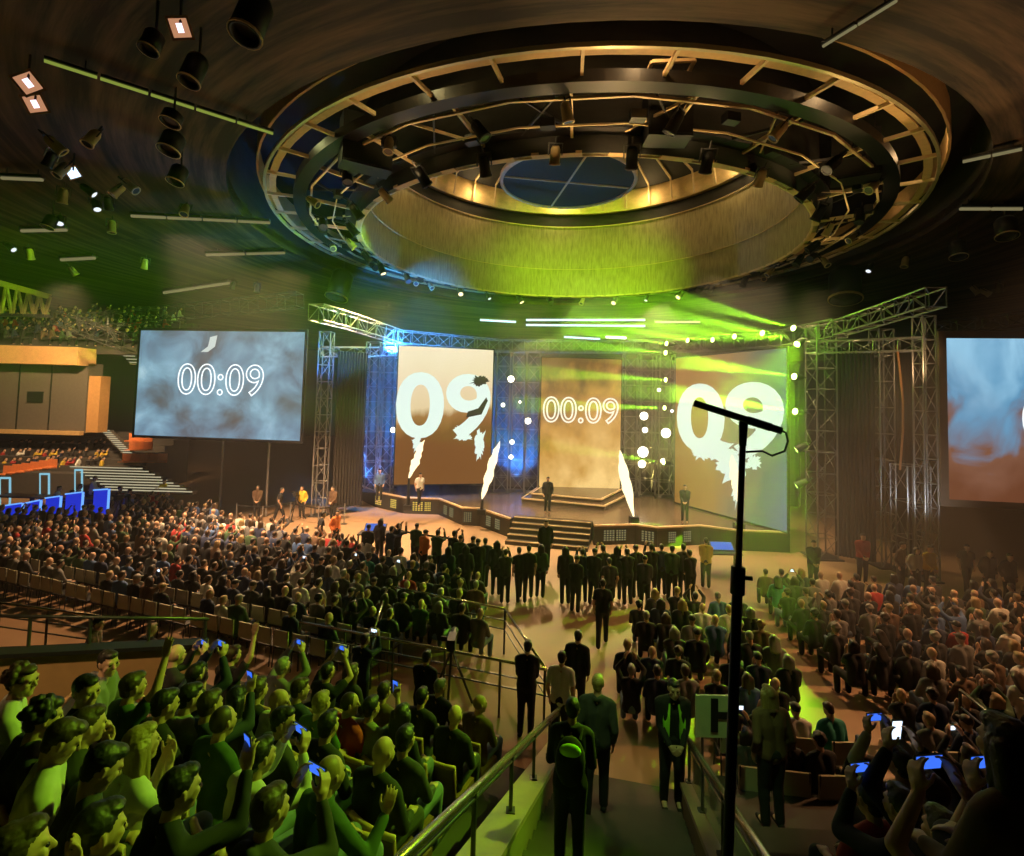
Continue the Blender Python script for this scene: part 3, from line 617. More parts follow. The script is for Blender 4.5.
for (px, py, Y, lab) in beams:
    p = P(px, py, Y)
    aim = {0: (-2.5, 13.0, 1.0)}.get(len(BEAMS), None)
    if aim is None:
        if px > 790: aim = p + V((-5.0, 1.5, -3.2)) if py > 430 else p + V((-10, -5.0, 0.5 + 0.4 * (len(BEAMS) % 2)))
        elif py < 350: aim = p + V((-10, -4.5, 0.9 - 0.5 * (len(BEAMS) % 3)))
        else: aim = p + V((-10, -5.0, 0.0 if py < 430 else 1.6))
    stage_light('green', p, aim, lab, 'green beam spotlights', 'beam_spotlight'); BEAMS.append((p, V(aim)))
def flame(px0, py0, px1, py1, Y, r, lab, seed):
    a, b = P(px0, py0, Y), P(px1, py1, Y); t = thing('flame_jet', lab, 'flame jet', (a.x, a.y, ZS), 'flame jets on the stage'); rr = random.Random(seed); pts, rs = [], []
    for i in range(13):
        u = i / 12; pts.append(a.lerp(b, u) + V((rr.uniform(-1, 1), rr.uniform(-1, 1), 0)) * 0.05 * u); rs.append(max(0.012, r * (math.sin(PI * min(1, (u + 0.02) ** 0.85)) ** 0.7) * (0.55 + 0.6 * u) * rr.uniform(0.72, 1.28)))
    mb = MB(); mb.tube(pts, rs, 10); mb.build('flame', FLAME, t, True)
    mb = MB(); mb.box((a.x, a.y, ZS + 0.12), (0.4, 0.4, 0.24)); mb.tube([(a.x, a.y, ZS + 0.2), a], [0.1, 0.05], 8); mb.build('burner', BLACK, t)
flame(409, 478, 424, 440, 25.6, 0.24, 'flame jet leaning in front of the cream video panel', 1)
flame(482, 499, 499, 441, 25.0, 0.27, 'flame jet leaning beside the cream panel and blue trusses', 2)
flame(634, 518, 619, 450, 24.3, 0.25, 'flame jet leaning at the edge of the golden panel', 3)
flame(739, 505, 731, 455, 23.5, 0.22, 'flame jet in front of the tan panel by the microphone stand', 4)

# ------------------------------------------------------------------ stands far away, beyond the blue booth
Lw = lambda px, Y: P(px, 400, Y)
def zat(px, py, Y): return P(px, py, Y).z
w0, w1 = Lw(-60, 33), Lw(86, 33)
mb = MB(); mb.prism([(w0.x, w0.y), (w1.x, w1.y), (w1.x, w1.y + 1.2), (w0.x, w0.y + 1.2)], zat(40, 432, 33), zat(40, 362, 33)); struct('wall_stand', mb, mat('stand_panels', (0.13, 0.11, 0.09), 0.7))
for i, px in enumerate((18, 50)):
    q = Lw(px, 32.96); mb = MB(); mb.box((q.x, q.y, (zat(40, 432, 33) + zat(40, 362, 33)) / 2), (0.06, 0.04, 4.3)); struct('trim_%d' % (3 + i), mb, BLACK)
mb = MB(); q = Lw(35, 32.94); mb.box((q.x, q.y, zat(40, 397, 33)), (1.0, 0.06, 0.7)); o = mb.build('vent_grille', BLACK); tag(o, 'small dark vent in the panelled stand wall', 'vent')
mb = MB(); mb.prism([(w0.x, w0.y - 0.9), (w1.x, w1.y - 0.9), (w1.x, w1.y + 0.6), (w0.x, w0.y + 0.6)], zat(40, 364, 32), zat(40, 346, 32)); struct('trim_5', mb, mat('balcony_front', (0.62, 0.36, 0.15), 0.6))
mb = MB(); mb.prism([(w0.x, w0.y - 0.3), (w1.x + 0.0, w1.y - 0.3), (w1.x, w1.y), (w0.x, w0.y)], zat(40, 434, 33), zat(40, 430, 33)); struct('trim_6', mb, TAN)
mb = MB(); q = Lw(91, 32.5); mb.box((q.x, q.y + 0.6, (zat(91, 376, 33) + zat(91, 432, 33)) / 2), (0.75, 0.8, 3.6)); struct('trim_7', mb, mat('balcony_end', (0.5, 0.27, 0.10), 0.6))
for k in range(6):                                    # upper stand steps
    mb = MB(); y0 = 34 + k * 0.9; z = zat(40, 344, 33) + k * 0.45; mb.box((-32, y0, z - 0.25), (16, 0.9, 0.5)); struct('floor_upper_stand', mb, DCONC)
for k in range(7):
    mb = MB(); y0 = 31.4 + k * 0.85; z = 1.3 + k * 0.36; mb.box((-30.5, y0, z / 2), (15, 0.85, z)); struct('floor_lower_stand', mb, DCONC)
mb = MB(); q = P(-10, 437, 37.3); mb.box((q.x - 1, 37.6, q.z), (6.0, 0.1, 1.3)); struct('wall_glow_1', mb, em('lit_wall_glow', (0.65, 0.85, 0.8), 0.7))  # white wall behind the stand, the light on it painted as emission
t = thing('roof_truss', 'heavy tan lit roof truss above the upper stand', 'roof truss', P(0, 295, 32)); a, b = P(-40, 272, 31), P(50, 297, 33); c_, d_ = P(-40, 314, 31), P(50, 316, 33)
mb = MB(); mb.bar(a, b, 0.35); mb.build('top_chord', TAN, t); mb = MB(); mb.bar(c_, d_, 0.18); mb.build('bottom_chord', DSTEEL, t)
for i in range(8): mb = MB(); (mb.bar(a.lerp(b, i / 8), c_.lerp(d_, (i + 0.5) / 8), 0.14), mb.bar(c_.lerp(d_, (i + 0.5) / 8), a.lerp(b, (i + 1) / 8), 0.14)); mb.build('web', RIB, t)
for (n_, a, b, lab) in ((0, (85, 322), (300, 300), 'dark truss beam hanging under the ceiling above the big screen'), (1, (60, 318), (130, 345), 'dark truss beam over the upper stand beside the big screen')):
    htruss(P(a[0], a[1], 31), P(b[0], b[1], 29), 0.8, lab, DSTEEL, 1.2)
def stairs(px0, py0, px1, py1, Y0, Y1, n, w0_, lab, m=STEPL):
    t = thing('lit_stairs', lab, 'stairs', P(px1, py1, Y1))
    for i in range(n):
        u = i / (n - 1); p = P(px0 + (px1 - px0) * u, py0 + (py1 - py0) * u, Y0 + (Y1 - Y0) * u)
        mb = MB(); mb.box(p + V((0, 0.15, -0.1)), (w0_, 0.4, 0.16)); td = mb.build('tread', CONC, t)
        mb = MB(); mb.box(p + V((0, -0.06, -0.03)), (w0_, 0.03, 0.05)); mb.build('lit_edge', m, td)
stairs(106, 430, 132, 456, 34, 31, 14, 0.55, 'narrow lit stairs descending beside the panelled stand wall')
stairs(107, 467, 152, 490, 30, 26.5, 9, 4.2, 'wide stairs with glowing edges beside the blue booth')
stairs(118, 343, 136, 362, 37, 35, 7, 0.8, 'short lit stairs high up beside the big screen')
def seat_row(p, q, n, lab, m=REDSEAT):
    for i in range(n):
        c_ = p.lerp(q, (i + 0.5) / n); t = thing('stadium_seat', lab + ', ' + nth(i + 1) + ' along', 'seat', c_ - V((0, 0, 0.4)), 'orange stadium seats')
        mb = MB(); mb.box(c_ + V((0, 0.2, -0.02)), (0.5, 0.06, 0.52)); mb.build('backrest', m, t); mb = MB(); mb.box(c_ + V((0, 0, -0.22)), (0.48, 0.42, 0.06)); mb.build('seat', m, t)
seat_row(P(0, 471, 29.5), P(54, 463, 29.5), 6, 'orange seat in the row over the blue booth')
seat_row(P(120, 458, 30.5), P(165, 458, 30.5), 5, 'orange seat in the row under the big screen')
seat_row(P(127, 446, 31.5), P(150, 446, 31.5), 3, 'orange seat in the short upper row under the screen')
seat_row(P(127, 437, 32.3), P(150, 439, 32.3), 3, 'orange seat in the highest short row under the screen')
# the blue booth
bt = thing('blue_booth', 'glowing blue panelled booth with lit frames at the edge of the crowd', 'booth', P(50, 520, 24.5))
for i, (pa, pb, ta, tb) in enumerate(((-12, 22, 508, 503), (26, 40, 503, 500), (46, 60, 498, 496), (66, 82, 494, 492), (94, 108, 490, 489))):
    a, b = P(pa, ta, 24.5), P(pb, tb, 24.2); mb = MB(); mb.plate([a, b, V((b.x, b.y, 0.1)), V((a.x, a.y, 0.1))], (0, 0.15, 0)); bp_ = mb.build('panel', BLUEP, bt)
    mb = MB(); mb.bar(b + V((0.08, -0.03, 0)), V((b.x + 0.08, b.y - 0.03, 0.1)), 0.07); mb.bar(a + V((0, -0.03, 0)), b + V((0, -0.03, 0)), 0.06); mb.build('light_strip', BLUEB, bp_)
for i, (x0, x1, yt, yb) in enumerate(((0, 10, 478, 500), (40, 49, 474, 494), (75, 82, 470, 490))):
    mb = MB(); a, b, c_, d_ = P(x0, yb, 26), P(x0, yt, 26), P(x1, yt, 26), P(x1, yb, 26)
    mb.bar(a, b, 0.04); mb.bar(b, c_, 0.09); mb.bar(c_, d_, 0.06); mb.bar(V((a.x, a.y, 0)), a, 0.06); mb.bar(V((d_.x, d_.y, 0)), d_, 0.06); mb.build('lit_frame', em('cyan_frame', (0.30, 0.68, 0.85), 0.8), bt)
mb = MB(); a, b = P(-12, 512, 24.6), P(108, 492, 24.3); mb.plate([V((a.x, a.y + .2, 1.1)), V((b.x, b.y + .2, 1.1)), V((b.x, b.y + 1.0, 1.1)), V((a.x, a.y + 1.0, 1.1))], (0, 0, 0.06)); mb.build('counter', BLACK, bt)
# ================================================================== people
SKIN = mat('skin', (0.50, 0.31, 0.21), 0.55, var=0.08); SKIN2 = mat('skin_dark', (0.36, 0.21, 0.14), 0.55, var=0.08)
HAIRS = {'black': mat('hair_black', (0.014, 0.011, 0.009), 0.5, scale=160, bump=0.5), 'brown': mat('hair_brown', (0.05, 0.028, 0.014), 0.5, scale=160, bump=0.5), 'fair': mat('hair_fair', (0.28, 0.19, 0.08), 0.5, scale=160, bump=0.5), 'grey': mat('hair_grey', (0.22, 0.21, 0.19), 0.5, scale=160, bump=0.5)}
CLOTH = {}
for nm, c in (('black', (0.012, 0.012, 0.013)), ('charcoal', (0.035, 0.035, 0.038)), ('grey', (0.17, 0.17, 0.17)), ('pale', (0.50, 0.50, 0.46)), ('white', (0.70, 0.70, 0.68)), ('navy', (0.02, 0.03, 0.075)), ('blue', (0.06, 0.12, 0.28)),
              ('red', (0.36, 0.03, 0.03)), ('orange', (0.65, 0.17, 0.04)), ('yellow', (0.65, 0.45, 0.04)), ('green', (0.04, 0.085, 0.035)), ('lime', (0.35, 0.75, 0.05)), ('brown', (0.12, 0.07, 0.04)), ('teal', (0.03, 0.25, 0.20)), ('denim', (0.13, 0.18, 0.27))):
    CLOTH[nm] = mat('cloth_' + nm, c, 0.85, var=0.12, scale=12)
EYEM = mat('eye_dark', (0.02, 0.015, 0.012), 0.15)

def remesh(mb, vox, smooth=6, ratio=1.0, bumps=0.0, bscale=30.0, name='part'):
    me = bpy.data.meshes.new(name); me.from_pydata([tuple(p) for p in mb.v], [], mb.f)
    o = bpy.data.objects.new(name, me); COL.objects.link(o)
    m = o.modifiers.new('r', 'REMESH'); m.mode = 'VOXEL'; m.voxel_size = vox; m.use_smooth_shade = True
    if smooth: s = o.modifiers.new('s', 'SMOOTH'); s.factor = 0.5; s.iterations = smooth
    if ratio < 1: d = o.modifiers.new('d', 'DECIMATE'); d.ratio = ratio
    dg = bpy.context.evaluated_depsgraph_get()
    r = bpy.data.meshes.new_from_object(o.evaluated_get(dg)); bpy.data.objects.remove(o); bpy.data.meshes.remove(me)
    if bumps:
        for v in r.vertices: v.co += v.co.normalized() * 0 + V((noise.noise(v.co * bscale), noise.noise(v.co * bscale + V((9, 3, 1))), noise.noise(v.co * bscale + V((2, 7, 5))))) * bumps
    r.polygons.foreach_set('use_smooth', [True] * len(r.polygons)); r.name = name; r.materials.clear()
    return r

def hand_caps(mb, w, d, nrm, curl, side, fine):
    d = d.normalized(); nrm = (nrm - d * nrm.dot(d)).normalized(); lat = d.cross(nrm).normalized() * (1 if side > 0 else -1)   # lat points to the thumb
    mb.cap(w, 0.026, w + d * 0.03, 0.03)
    for i in range(4): mb.cap(w + d * 0.03 + lat * (1.2 - i * 0.8) * 0.018, 0.017, w + d * 0.088 + lat * (1.5 - i) * 0.0205, 0.0135)
    if not fine:
        mb.cap(w + d * 0.06, 0.035, w + d * 0.12 + nrm * 0.03, 0.03); return
    for i, L in enumerate((0.072, 0.080, 0.074, 0.058)):
        p = w + d * 0.09 + lat * (1.5 - i) * 0.0215; q = d.copy() + lat * (1.5 - i) * 0.07; ang = 0
        for f, r in ((0.45, 0.0098), (0.31, 0.0088), (0.24, 0.0078)):
            ang += curl * (0.8 + 0.08 * i); v = (d * math.cos(ang) + nrm * math.sin(ang) + lat * (1.5 - i) * 0.06).normalized(); e = p + v * L * f; mb.cap(p, r, e, r * 0.93, 8); p = e
    p = w + d * 0.025 + lat * 0.028; e = p + (d * 0.62 + lat * 0.6 + nrm * 0.45).normalized() * 0.045; mb.cap(p, 0.015, e, 0.0115, 8)
    mb.cap(e, 0.0112, e + (d * 0.9 + lat * 0.1 + nrm * 0.5).normalized() * 0.036, 0.009, 8)

def build_person(seat=True, lean=4, hy=0, hp=4, aR=None, aL=None, hair='short', top='sweater', lod='near', girth=1.0, walk=0.0, lookup=None):
    """meshes of a figure facing +Y with its feet at z = 0; returns ({part: mesh}, info)"""
    fine = lod == 'near'; X = V((1, 0, 0)); la = math.radians(lean); u = V((0, math.sin(la), math.cos(la))); fwd = V((0, math.cos(la), -math.sin(la)))
    hip = V((0, 0, 0.50 if seat else 0.94)); sc = 1.0
    neck = hip + u * 0.52; hr = Matrix.Rotation(math.radians(hy), 3, 'Z') @ Matrix.Rotation(-math.radians(hp), 3, 'X')
    hc = neck + V((0, 0.035, 0.15)) + hr @ V((0, 0.015, 0)); H = lambda x, y, z: hc + hr @ V((x, y, z))
    g = girth; tor = []
    for s in (-1, 1):
        x = X * s
        tor += [(hip + x * 0.08 * g, 0.105 * g, hip + u * 0.18 + x * 0.062 * g, 0.095 * g), (hip + u * 0.18 + x * 0.062 * g, 0.095 * g, hip + u * 0.35 + x * 0.085 * g, 0.105 * g), (hip + u * 0.35 + x * 0.085 * g, 0.105 * g, hip + u * 0.44 + x * 0.10, 0.082),
                (hip + u * 0.505 + x * 0.03, 0.05, hip + u * 0.465 + x * 0.16, 0.058)]
    arms = {}; hands = {}
    for s, spec in ((1, aR), (-1, aL)):
        S = hip + u * 0.455 + X * s * 0.185
        if spec is None: spec = (V((s * 0.13, 0.34, hip.z + 0.10)), V((-s * 0.4, 1, -0.2)), V((0, 0, -1)), 0.35) if seat else (V((s * 0.215, 0.06, hip.z - 0.03)), V((0, 0.1, -1)), V((-s, 0, 0)), 0.3)
        W, hd, hn, cu = V(spec[0]), V(spec[1]), V(spec[2]), spec[3]
        D = W - S; L1, L2 = 0.285, 0.255; d = min(D.length, L1 + L2 - 0.005); dn = D.normalized(); W = S + dn * d
        a = (L1 * L1 - L2 * L2 + d * d) / (2 * d); h = math.sqrt(max(0, L1 * L1 - a * a)); pole = V((s * (0.55 if seat else 0.2), -0.35, -1)); pole = (pole - dn * pole.dot(dn)).normalized(); E = S + dn * a + pole * h
        arms[s] = (S, E, W); hands[s] = (W, hd, hn, cu)
    legs = []
    for s in (-1, 1):
        h0 = hip + X * s * 0.085
        if seat: kn = V((s * 0.12, 0.43, 0.52)); an = V((s * 0.12, 0.40, 0.09))
        else: kn = V((s * 0.095, 0.03 + walk * s * 0.16, 0.50)); an = V((s * 0.10, -0.02 + walk * s * 0.22, 0.09))
        legs.append((h0, kn, an, s))
    body = MB()
    for t in tor: body.cap(*t)
    body.cap(neck - u * 0.03, 0.056, H(0, -0.02, -0.07), 0.05)
    for s in (-1, 1):
        S, E, W = arms[s]; body.cap(S, 0.052, E, 0.041); body.cap(E, 0.041, W, 0.027); hand_caps(body, *hands[s], s, fine)
    for h0, kn, an, s in legs: body.cap(h0, 0.088, kn, 0.057); body.cap(kn, 0.057, an, 0.038); body.cap(an, 0.04, an + V((0, 0.13, -0.05)), 0.034)
    # head: skull, jaw, brow, nose, lips, ears
    body.ell(H(0, -0.005, 0.02), (0.076, 0.096, 0.10), hr, 16, 12); body.ell(H(0, 0.03, -0.05), (0.057, 0.062, 0.072), hr, 14, 10); body.ell(H(0, 0.062, -0.092), (0.03, 0.028, 0.026), hr)
    body.cap(H(-0.04, 0.078, 0.03), 0.014, H(0.04, 0.078, 0.03), 0.014, 8); body.cap(H(0, 0.088, 0.015), 0.009, H(0, 0.106, -0.025), 0.014, 8)
    body.cap(H(-0.02, 0.082, -0.06), 0.008, H(0.02, 0.082, -0.06), 0.008, 8)
    for s in (-1, 1): body.cap(H(s * 0.077, -0.008, 0.02), 0.013, H(s * 0.074, -0.002, -0.02), 0.009, 8); body.cap(H(s * 0.045, 0.07, -0.01), 0.02, H(s * 0.05, 0.05, -0.04), 0.02, 8)
    clo = MB(); b = 0.014
    for t in tor: clo.cap(t[0], t[1] + b, t[2], t[3] + b)
    if not seat: clo.cap(hip + V((0, 0, -0.03)), 0.12, hip + V((0, 0, -0.03)), 0.12)
    for s in (-1, 1):
        S, E, W = arms[s]; clo.cap(S, 0.066, S.lerp(E, 0.6) if top == 'tee' else E, 0.056 if top != 'tee' else 0.062)
        if top != 'tee': clo.cap(E, 0.056, E.lerp(W, 0.9), 0.040)
    if top == 'hoodie': clo.ell(neck + V((0, -0.085, 0.0)), (0.10, 0.05, 0.07)); clo.cap(neck + V((-0.08, -0.03, 0.0)), 0.035, neck + V((0.08, -0.03, 0)), 0.035)
    if top in ('jacket', 'vest'): clo.lathe([(0.062, 0.0), (0.088, 0.0), (0.08, 0.05), (0.062, 0.05), (0.062, 0.0)], neck + V((0, -0.005, -0.015)), 14)
    tr = MB()
    for h0, kn, an, s in legs: tr.cap(h0, 0.108, kn, 0.075); tr.cap(kn, 0.075, an + V((0, 0, 0.0)), 0.06)
    tr.cap(hip - X * 0.06, 0.118, hip + X * 0.06, 0.118)
    sh = MB()
    for h0, kn, an, s in legs: sh.cap(an + V((0, -0.03, -0.045)), 0.045, an + V((0, 0.17, -0.052)), 0.038)
    ha = MB()
    if hair in ('short', 'curly', 'long', 'bun'):
        ha.ell(H(0, -0.02, 0.042), (0.0815, 0.094, 0.086), hr, 16, 12); ha.ell(H(0, 0.03, 0.088), (0.06, 0.062, 0.036), hr); ha.ell(H(0, -0.05, -0.012), (0.066, 0.05, 0.062), hr)
    elif hair == 'buzz': ha.ell(H(0, -0.014, 0.026), (0.0785, 0.094, 0.098), hr, 16, 12)
    elif hair == 'cap':
        ha.ell(H(0, -0.008, 0.045), (0.086, 0.104, 0.085), hr, 16, 10); ha.ell(H(0, 0.11, 0.045), (0.07, 0.075, 0.012), hr)
    if hair == 'curly':
        rr = random.Random(5)
        for _ in range(34):
            t = rr.uniform(0, 2 * PI); z = rr.uniform(-0.1, 1); q = math.sqrt(max(0, 1 - z * z)); ha.ell(H(0.088 * q * math.cos(t), -0.02 + 0.098 * q * math.sin(t) * (1 if math.sin(t) < 0 else 0.7), 0.035 + 0.095 * z), (0.026, 0.026, 0.026), None, 8, 6)
    if hair == 'long':
        for xx in (-0.075, -0.05, -0.025, 0, 0.025, 0.05, 0.075): ha.cap(H(xx, -0.05 + 2 * xx * xx, 0.02), 0.045, H(xx * 1.2, -0.072 + 3 * xx * xx, -0.25 + 3 * xx * xx), 0.03)
        for s in (-1, 1): ha.cap(H(s * 0.072, 0.0, 0.03), 0.032, H(s * 0.085, 0.0, -0.2), 0.024)
    if hair == 'bun': ha.ell(H(0, -0.11, 0.07), (0.045, 0.045, 0.045), hr)
    out = {}
    if lod == 'near':
        out['body'] = remesh(body, 0.0068, 5, 0.42, name='person'); out['top'] = remesh(clo, 0.013, 6, 0.7, 0.004, 14.0, 'top'); out['trousers'] = remesh(tr, 0.016, 5, 0.7, 0.004, 10.0, 'trousers')
        out['shoes'] = sh
        if ha.v: out['hair'] = remesh(ha, 0.007, 2 if hair == 'curly' else 4, 0.6, 0.0045 if hair != 'buzz' else 0.0, 95.0, 'hair')
        ey = []
        for s in (-1, 1): m = MB(); m.ell(H(s * 0.031, 0.080, 0.008), (0.013, 0.013, 0.011), hr, 10, 8); ey.append(m)
        out['eyes'] = ey
    else:
        k = {'mid': (0.017, 0.30, 0.022, 0.35), 'far': (0.03, 0.28, 0.036, 0.22)}[lod]
        out['body'] = remesh(body, k[0], 3, k[1], name='person'); out['top'] = remesh(clo, k[2], 3, k[3], name='top'); out['trousers'] = remesh(tr, k[2], 3, k[3], name='trousers')
        if ha.v: out['hair'] = remesh(ha, k[0], 2, k[1] * 1.2, 0.004, 40.0, 'hair')
    info = {'head': hc, 'hands': {s: arms[s][2] for s in arms}, 'hd': {s: V(hands[s][1]).normalized() for s in hands}, 'hip': hip}
    return out, info

def link(me, name, m, parent=None):
    o = bpy.data.objects.new(name, me); COL.objects.link(o)
    if not me.materials: me.materials.append(m)
    o.material_slots[0].link = 'OBJECT'; o.material_slots[0].material = m
    if parent is not None: o.parent = parent
    return o
def figure(meshes, loc, rotz, scale, label, cat='person', group=None, skin=SKIN, hair=None, top=None, legs=None, name='person'):
    o = link(meshes['body'], name, skin); o.location = loc; o.rotation_euler = (0, 0, rotz); o.scale = (scale,) * 3
    tag(o, label, cat, group)
    link(meshes['top'], 'top', top, o); link(meshes['trousers'], 'trousers', legs, o)
    if 'hair' in meshes: link(meshes['hair'], 'hair', hair, o)
    if 'shoes' in meshes:
        sh = meshes['shoes']
        if isinstance(sh, MB): sh = meshes['shoes'] = remesh(sh, 0.014, 3, 0.6, name='shoe')
        link(sh, 'shoes', CLOTH['black'], o)
    for e in meshes.get('eyes', []): link(e.mesh('eye', EYEM, smooth=True), 'eye', EYEM, o)
    return o
def world_of(o_loc, rotz, scale, p): return V(o_loc) + Matrix.Rotation(rotz, 3, 'Z') @ (V(p) * scale)
UPV = V((0, 0, 1))
def A_phone1(x=0.10, y=0.42, z=1.16): return (V((x, y - 0.02, z)), V((-0.25, 0.15, 1)), V((-0.6, 0.8, 0.1)), 0.45)
def A_side(s, y=0.40, z=1.16, w=0.085): return (V((s * (w + 0.03), y - 0.06, z - 0.05)), V((-s * 0.25, 0.45, 0.9)), V((-s, 0.15, 0.1)), 0.5)
def A_high(s, x=0.2, y=0.25, z=1.42): return (V((s * x, y, z)), V((0, 0.1, 1)), V((-s * 0.4, 0.9, 0)), 0.18)
def A_chin(s): return (V((s * 0.04, 0.24, 0.98)), V((-s * 0.25, 0.35, 0.8)), V((0, -1, 0.2)), 0.5)
PHONE_ON = em('phone_screen', (0.05, 0.17, 0.95), 1.1); PHONE_WH = em('phone_screen_white', (0.65, 0.8, 1.0), 2.0)
def phone(p, rotz, label, landscape=True, m=None, tilt=0.15, group='lit smartphones held up', s=1.0, roll=0.0):
    t = thing('smartphone', label, 'smartphone', p, group, 0.0, True); t.rotation_euler = (tilt, roll, rotz); t.scale = (s, s, s)
    w, h = (0.15, 0.075) if landscape else (0.075, 0.15)
    mb = MB(); mb.box((0, 0, 0), (w, 0.009, h)); mb.build('case', BLACK, t)
    mb = MB(); mb.box((0, -0.0055, 0), (w * 0.93, 0.002, h * 0.88)); mb.build('screen', m or PHONE_ON, t)
    return t
# ================================================================== stands near the camera
def frame(az): a = math.radians(az); return V((math.sin(a), math.cos(a), 0)), V((math.cos(a), -math.sin(a), 0))
FA, FB = frame(13.0)          # down the aisle, and across it
FL, RL = frame(25.0)          # block of seats beside the aisle, facing the stage
FR, RR = frame(2.0)
STEPM = mat('stand_step', (0.045, 0.038, 0.032), 0.85)
def sloped(name, lat0, lat1, top0, thick, s0=-1.2, s1=9.2, m=CONC, kind='structure', parent=None):
    z = lambda s: top0 - 0.445 * s
    q = [FA * s0 + FB * lat0 + V((0, 0, z(s0))), FA * s1 + FB * lat0 + V((0, 0, z(s1))), FA * s1 + FB * lat0 + V((0, 0, z(s1) - thick)), FA * s0 + FB * lat0 + V((0, 0, z(s0) - thick))]
    mb = MB(); mb.plate(q, FB * (lat1 - lat0)); o = mb.build(name, m, parent)
    if kind: o['kind'] = kind
    return o
sloped('wall_left', -1.25, -1.0, 4.44, 1.1, m=mat('aisle_wall', (0.20, 0.16, 0.09), 0.7)); sloped('trim_8', -1.30, -0.97, 4.50, 0.06, m=mat('ledge_top', (0.34, 0.24, 0.16), 0.35))
sloped('wall_right', 0.80, 1.0, 4.44, 1.1, m=mat('aisle_wall', (0.2, 0.16, 0.09), 0.7)); sloped('trim_9', 0.77, 1.05, 4.50, 0.06, m=mat('ledge_top', (0.34, 0.24, 0.16), 0.35))
for k in range(-4, 31):
    s = k * 0.3; z = 4.0 - 0.445 * s; p = FA * (s + 0.15) + FB * -0.1
    mb = MB(); mb.box(p + V((0, 0, z - 0.4)), (1.79, 0.3, 0.8), Matrix.Rotation(-math.radians(13), 3, 'Z')); struct('floor_aisle_step', mb, STEPM)
def rows(Fd, Rt, s0, s1, edge, far, left, name, pitch=0.8, Z0=4.0):
    k = 0; s = s0
    while s < s1:
        z = Z0 - 0.445 * (s + 0.2)
        if z < 0.15: break
        def tl(ss): return (edge - ss * Fd.dot(FB)) / Rt.dot(FB)
        a, b = tl(s), tl(s + pitch)
        q = [Fd * s + Rt * a, Fd * (s + pitch) + Rt * b, Fd * (s + pitch) + Rt * far, Fd * s + Rt * far]
        mb = MB(); mb.prism([(p.x, p.y) for p in q], 0.0, z); struct(name, mb, STEPM); s += pitch; k += 1
rows(FL, RL, -0.7, 8.2, -1.26, -9.5, True, 'floor_stand_left', 0.8, 3.6); rows(FR, RR, -0.6, 8.6, 1.01, 11.0, False, 'floor_stand_right', 0.8, 3.9)
# handrails
def handrail(lat, label, glass, s0=-0.6, s1=9.15, z0=5.08):
    t = thing('handrail', label, 'handrail', FA * s1 + FB * lat + V((0, 0, z0 - 0.445 * s1 - 0.6)))
    p, q = FA * s0 + FB * lat + V((0, 0, z0 - 0.445 * s0)), FA * s1 + FB * lat + V((0, 0, z0 - 0.445 * s1))
    mb = MB(); mb.tube([p, q], 0.032, 10); mb.build('rail', BRASS, t, True)
    mb = MB(); o_ = V((0, 0, -0.075)); mb.tube([p + o_, q + o_], 0.014, 8); mb.build('lower_rail', DSTEEL, t, True)
    s = s0 + 0.5; prev = None
    while s <= s1 + 0.01:
        b = FA * s + FB * lat + V((0, 0, z0 - 0.445 * s)); mb = MB(); mb.tube([b, b - V((0, 0, 0.58))], 0.02, 8); mb.box(b - V((0, 0, 0.565)), (0.09, 0.09, 0.03)); mb.build('post', DSTEEL, t)
        if glass and prev is not None:
            a = prev; e = (b - a); mb = MB(); z1, z2 = V((0, 0, -0.14)), V((0, 0, -0.52)); mb.plate([a + e * 0.06 + z1, a + e * 0.94 + z1, a + e * 0.94 + z2, a + e * 0.06 + z2], FB * 0.01); mb.build('glass_panel', GLASS, t)
        prev = b; s += 1.35
GLASS = mat('rail_glass', (0.55, 0.7, 0.45), 0.08, var=0.05); GLASS.node_tree.nodes['Principled BSDF'].inputs['Transmission Weight'].default_value = 0.7
handrail(-1.12, 'long brass handrail running down the aisle wall beside the seated crowd', False); handrail(0.90, 'handrail with glass panels running down the aisle behind the microphone stand', True)
# tan parapet behind the seated block
pa0, pa1 = P(-60, 662, 6.2), P(205, 648, 7.2)
mb = MB(); n_ = V(((pa1 - pa0).y, -(pa1 - pa0).x, 0)).normalized(); mb.plate([pa0 - n_ * 0.1, pa1 - n_ * 0.1, V((pa1.x, pa1.y, 0.2)) - n_ * 0.1, V((pa0.x, pa0.y, 0.2)) - n_ * 0.1], n_ * -0.18); struct('wall_parapet', mb, mat('parapet_tan', (0.42, 0.27, 0.12), 0.7))
mb = MB(); mb.plate([pa0 + V((0, 0, 0.05)), pa1 + V((0, 0, 0.05)), pa1, pa0], n_ * -0.22); struct('trim_10', mb, BLACK)
t = thing('parapet_rail', 'black metal guard rail on top of the tan parapet wall', 'guard rail', pa1 + V((0, 0, 0.05)))
up = V((0, 0, 0.40)); mb = MB(); mb.tube([pa0 - n_ * 0.2 + up + V((0, 0, 0.06)), pa1 - n_ * 0.2 + up - V((0, 0, 0.09))], 0.022, 8); mb.build('rail', DSTEEL, t, True)
for f in (0.04, 0.27, 0.5, 0.74, 0.985): q = pa0.lerp(pa1, f) - n_ * 0.2; mb = MB(); mb.tube([q + V((0, 0, 0.05)), q + up + V((0, 0, 0.06 - 0.15 * f))], 0.02, 8); mb.build('post', DSTEEL, t)
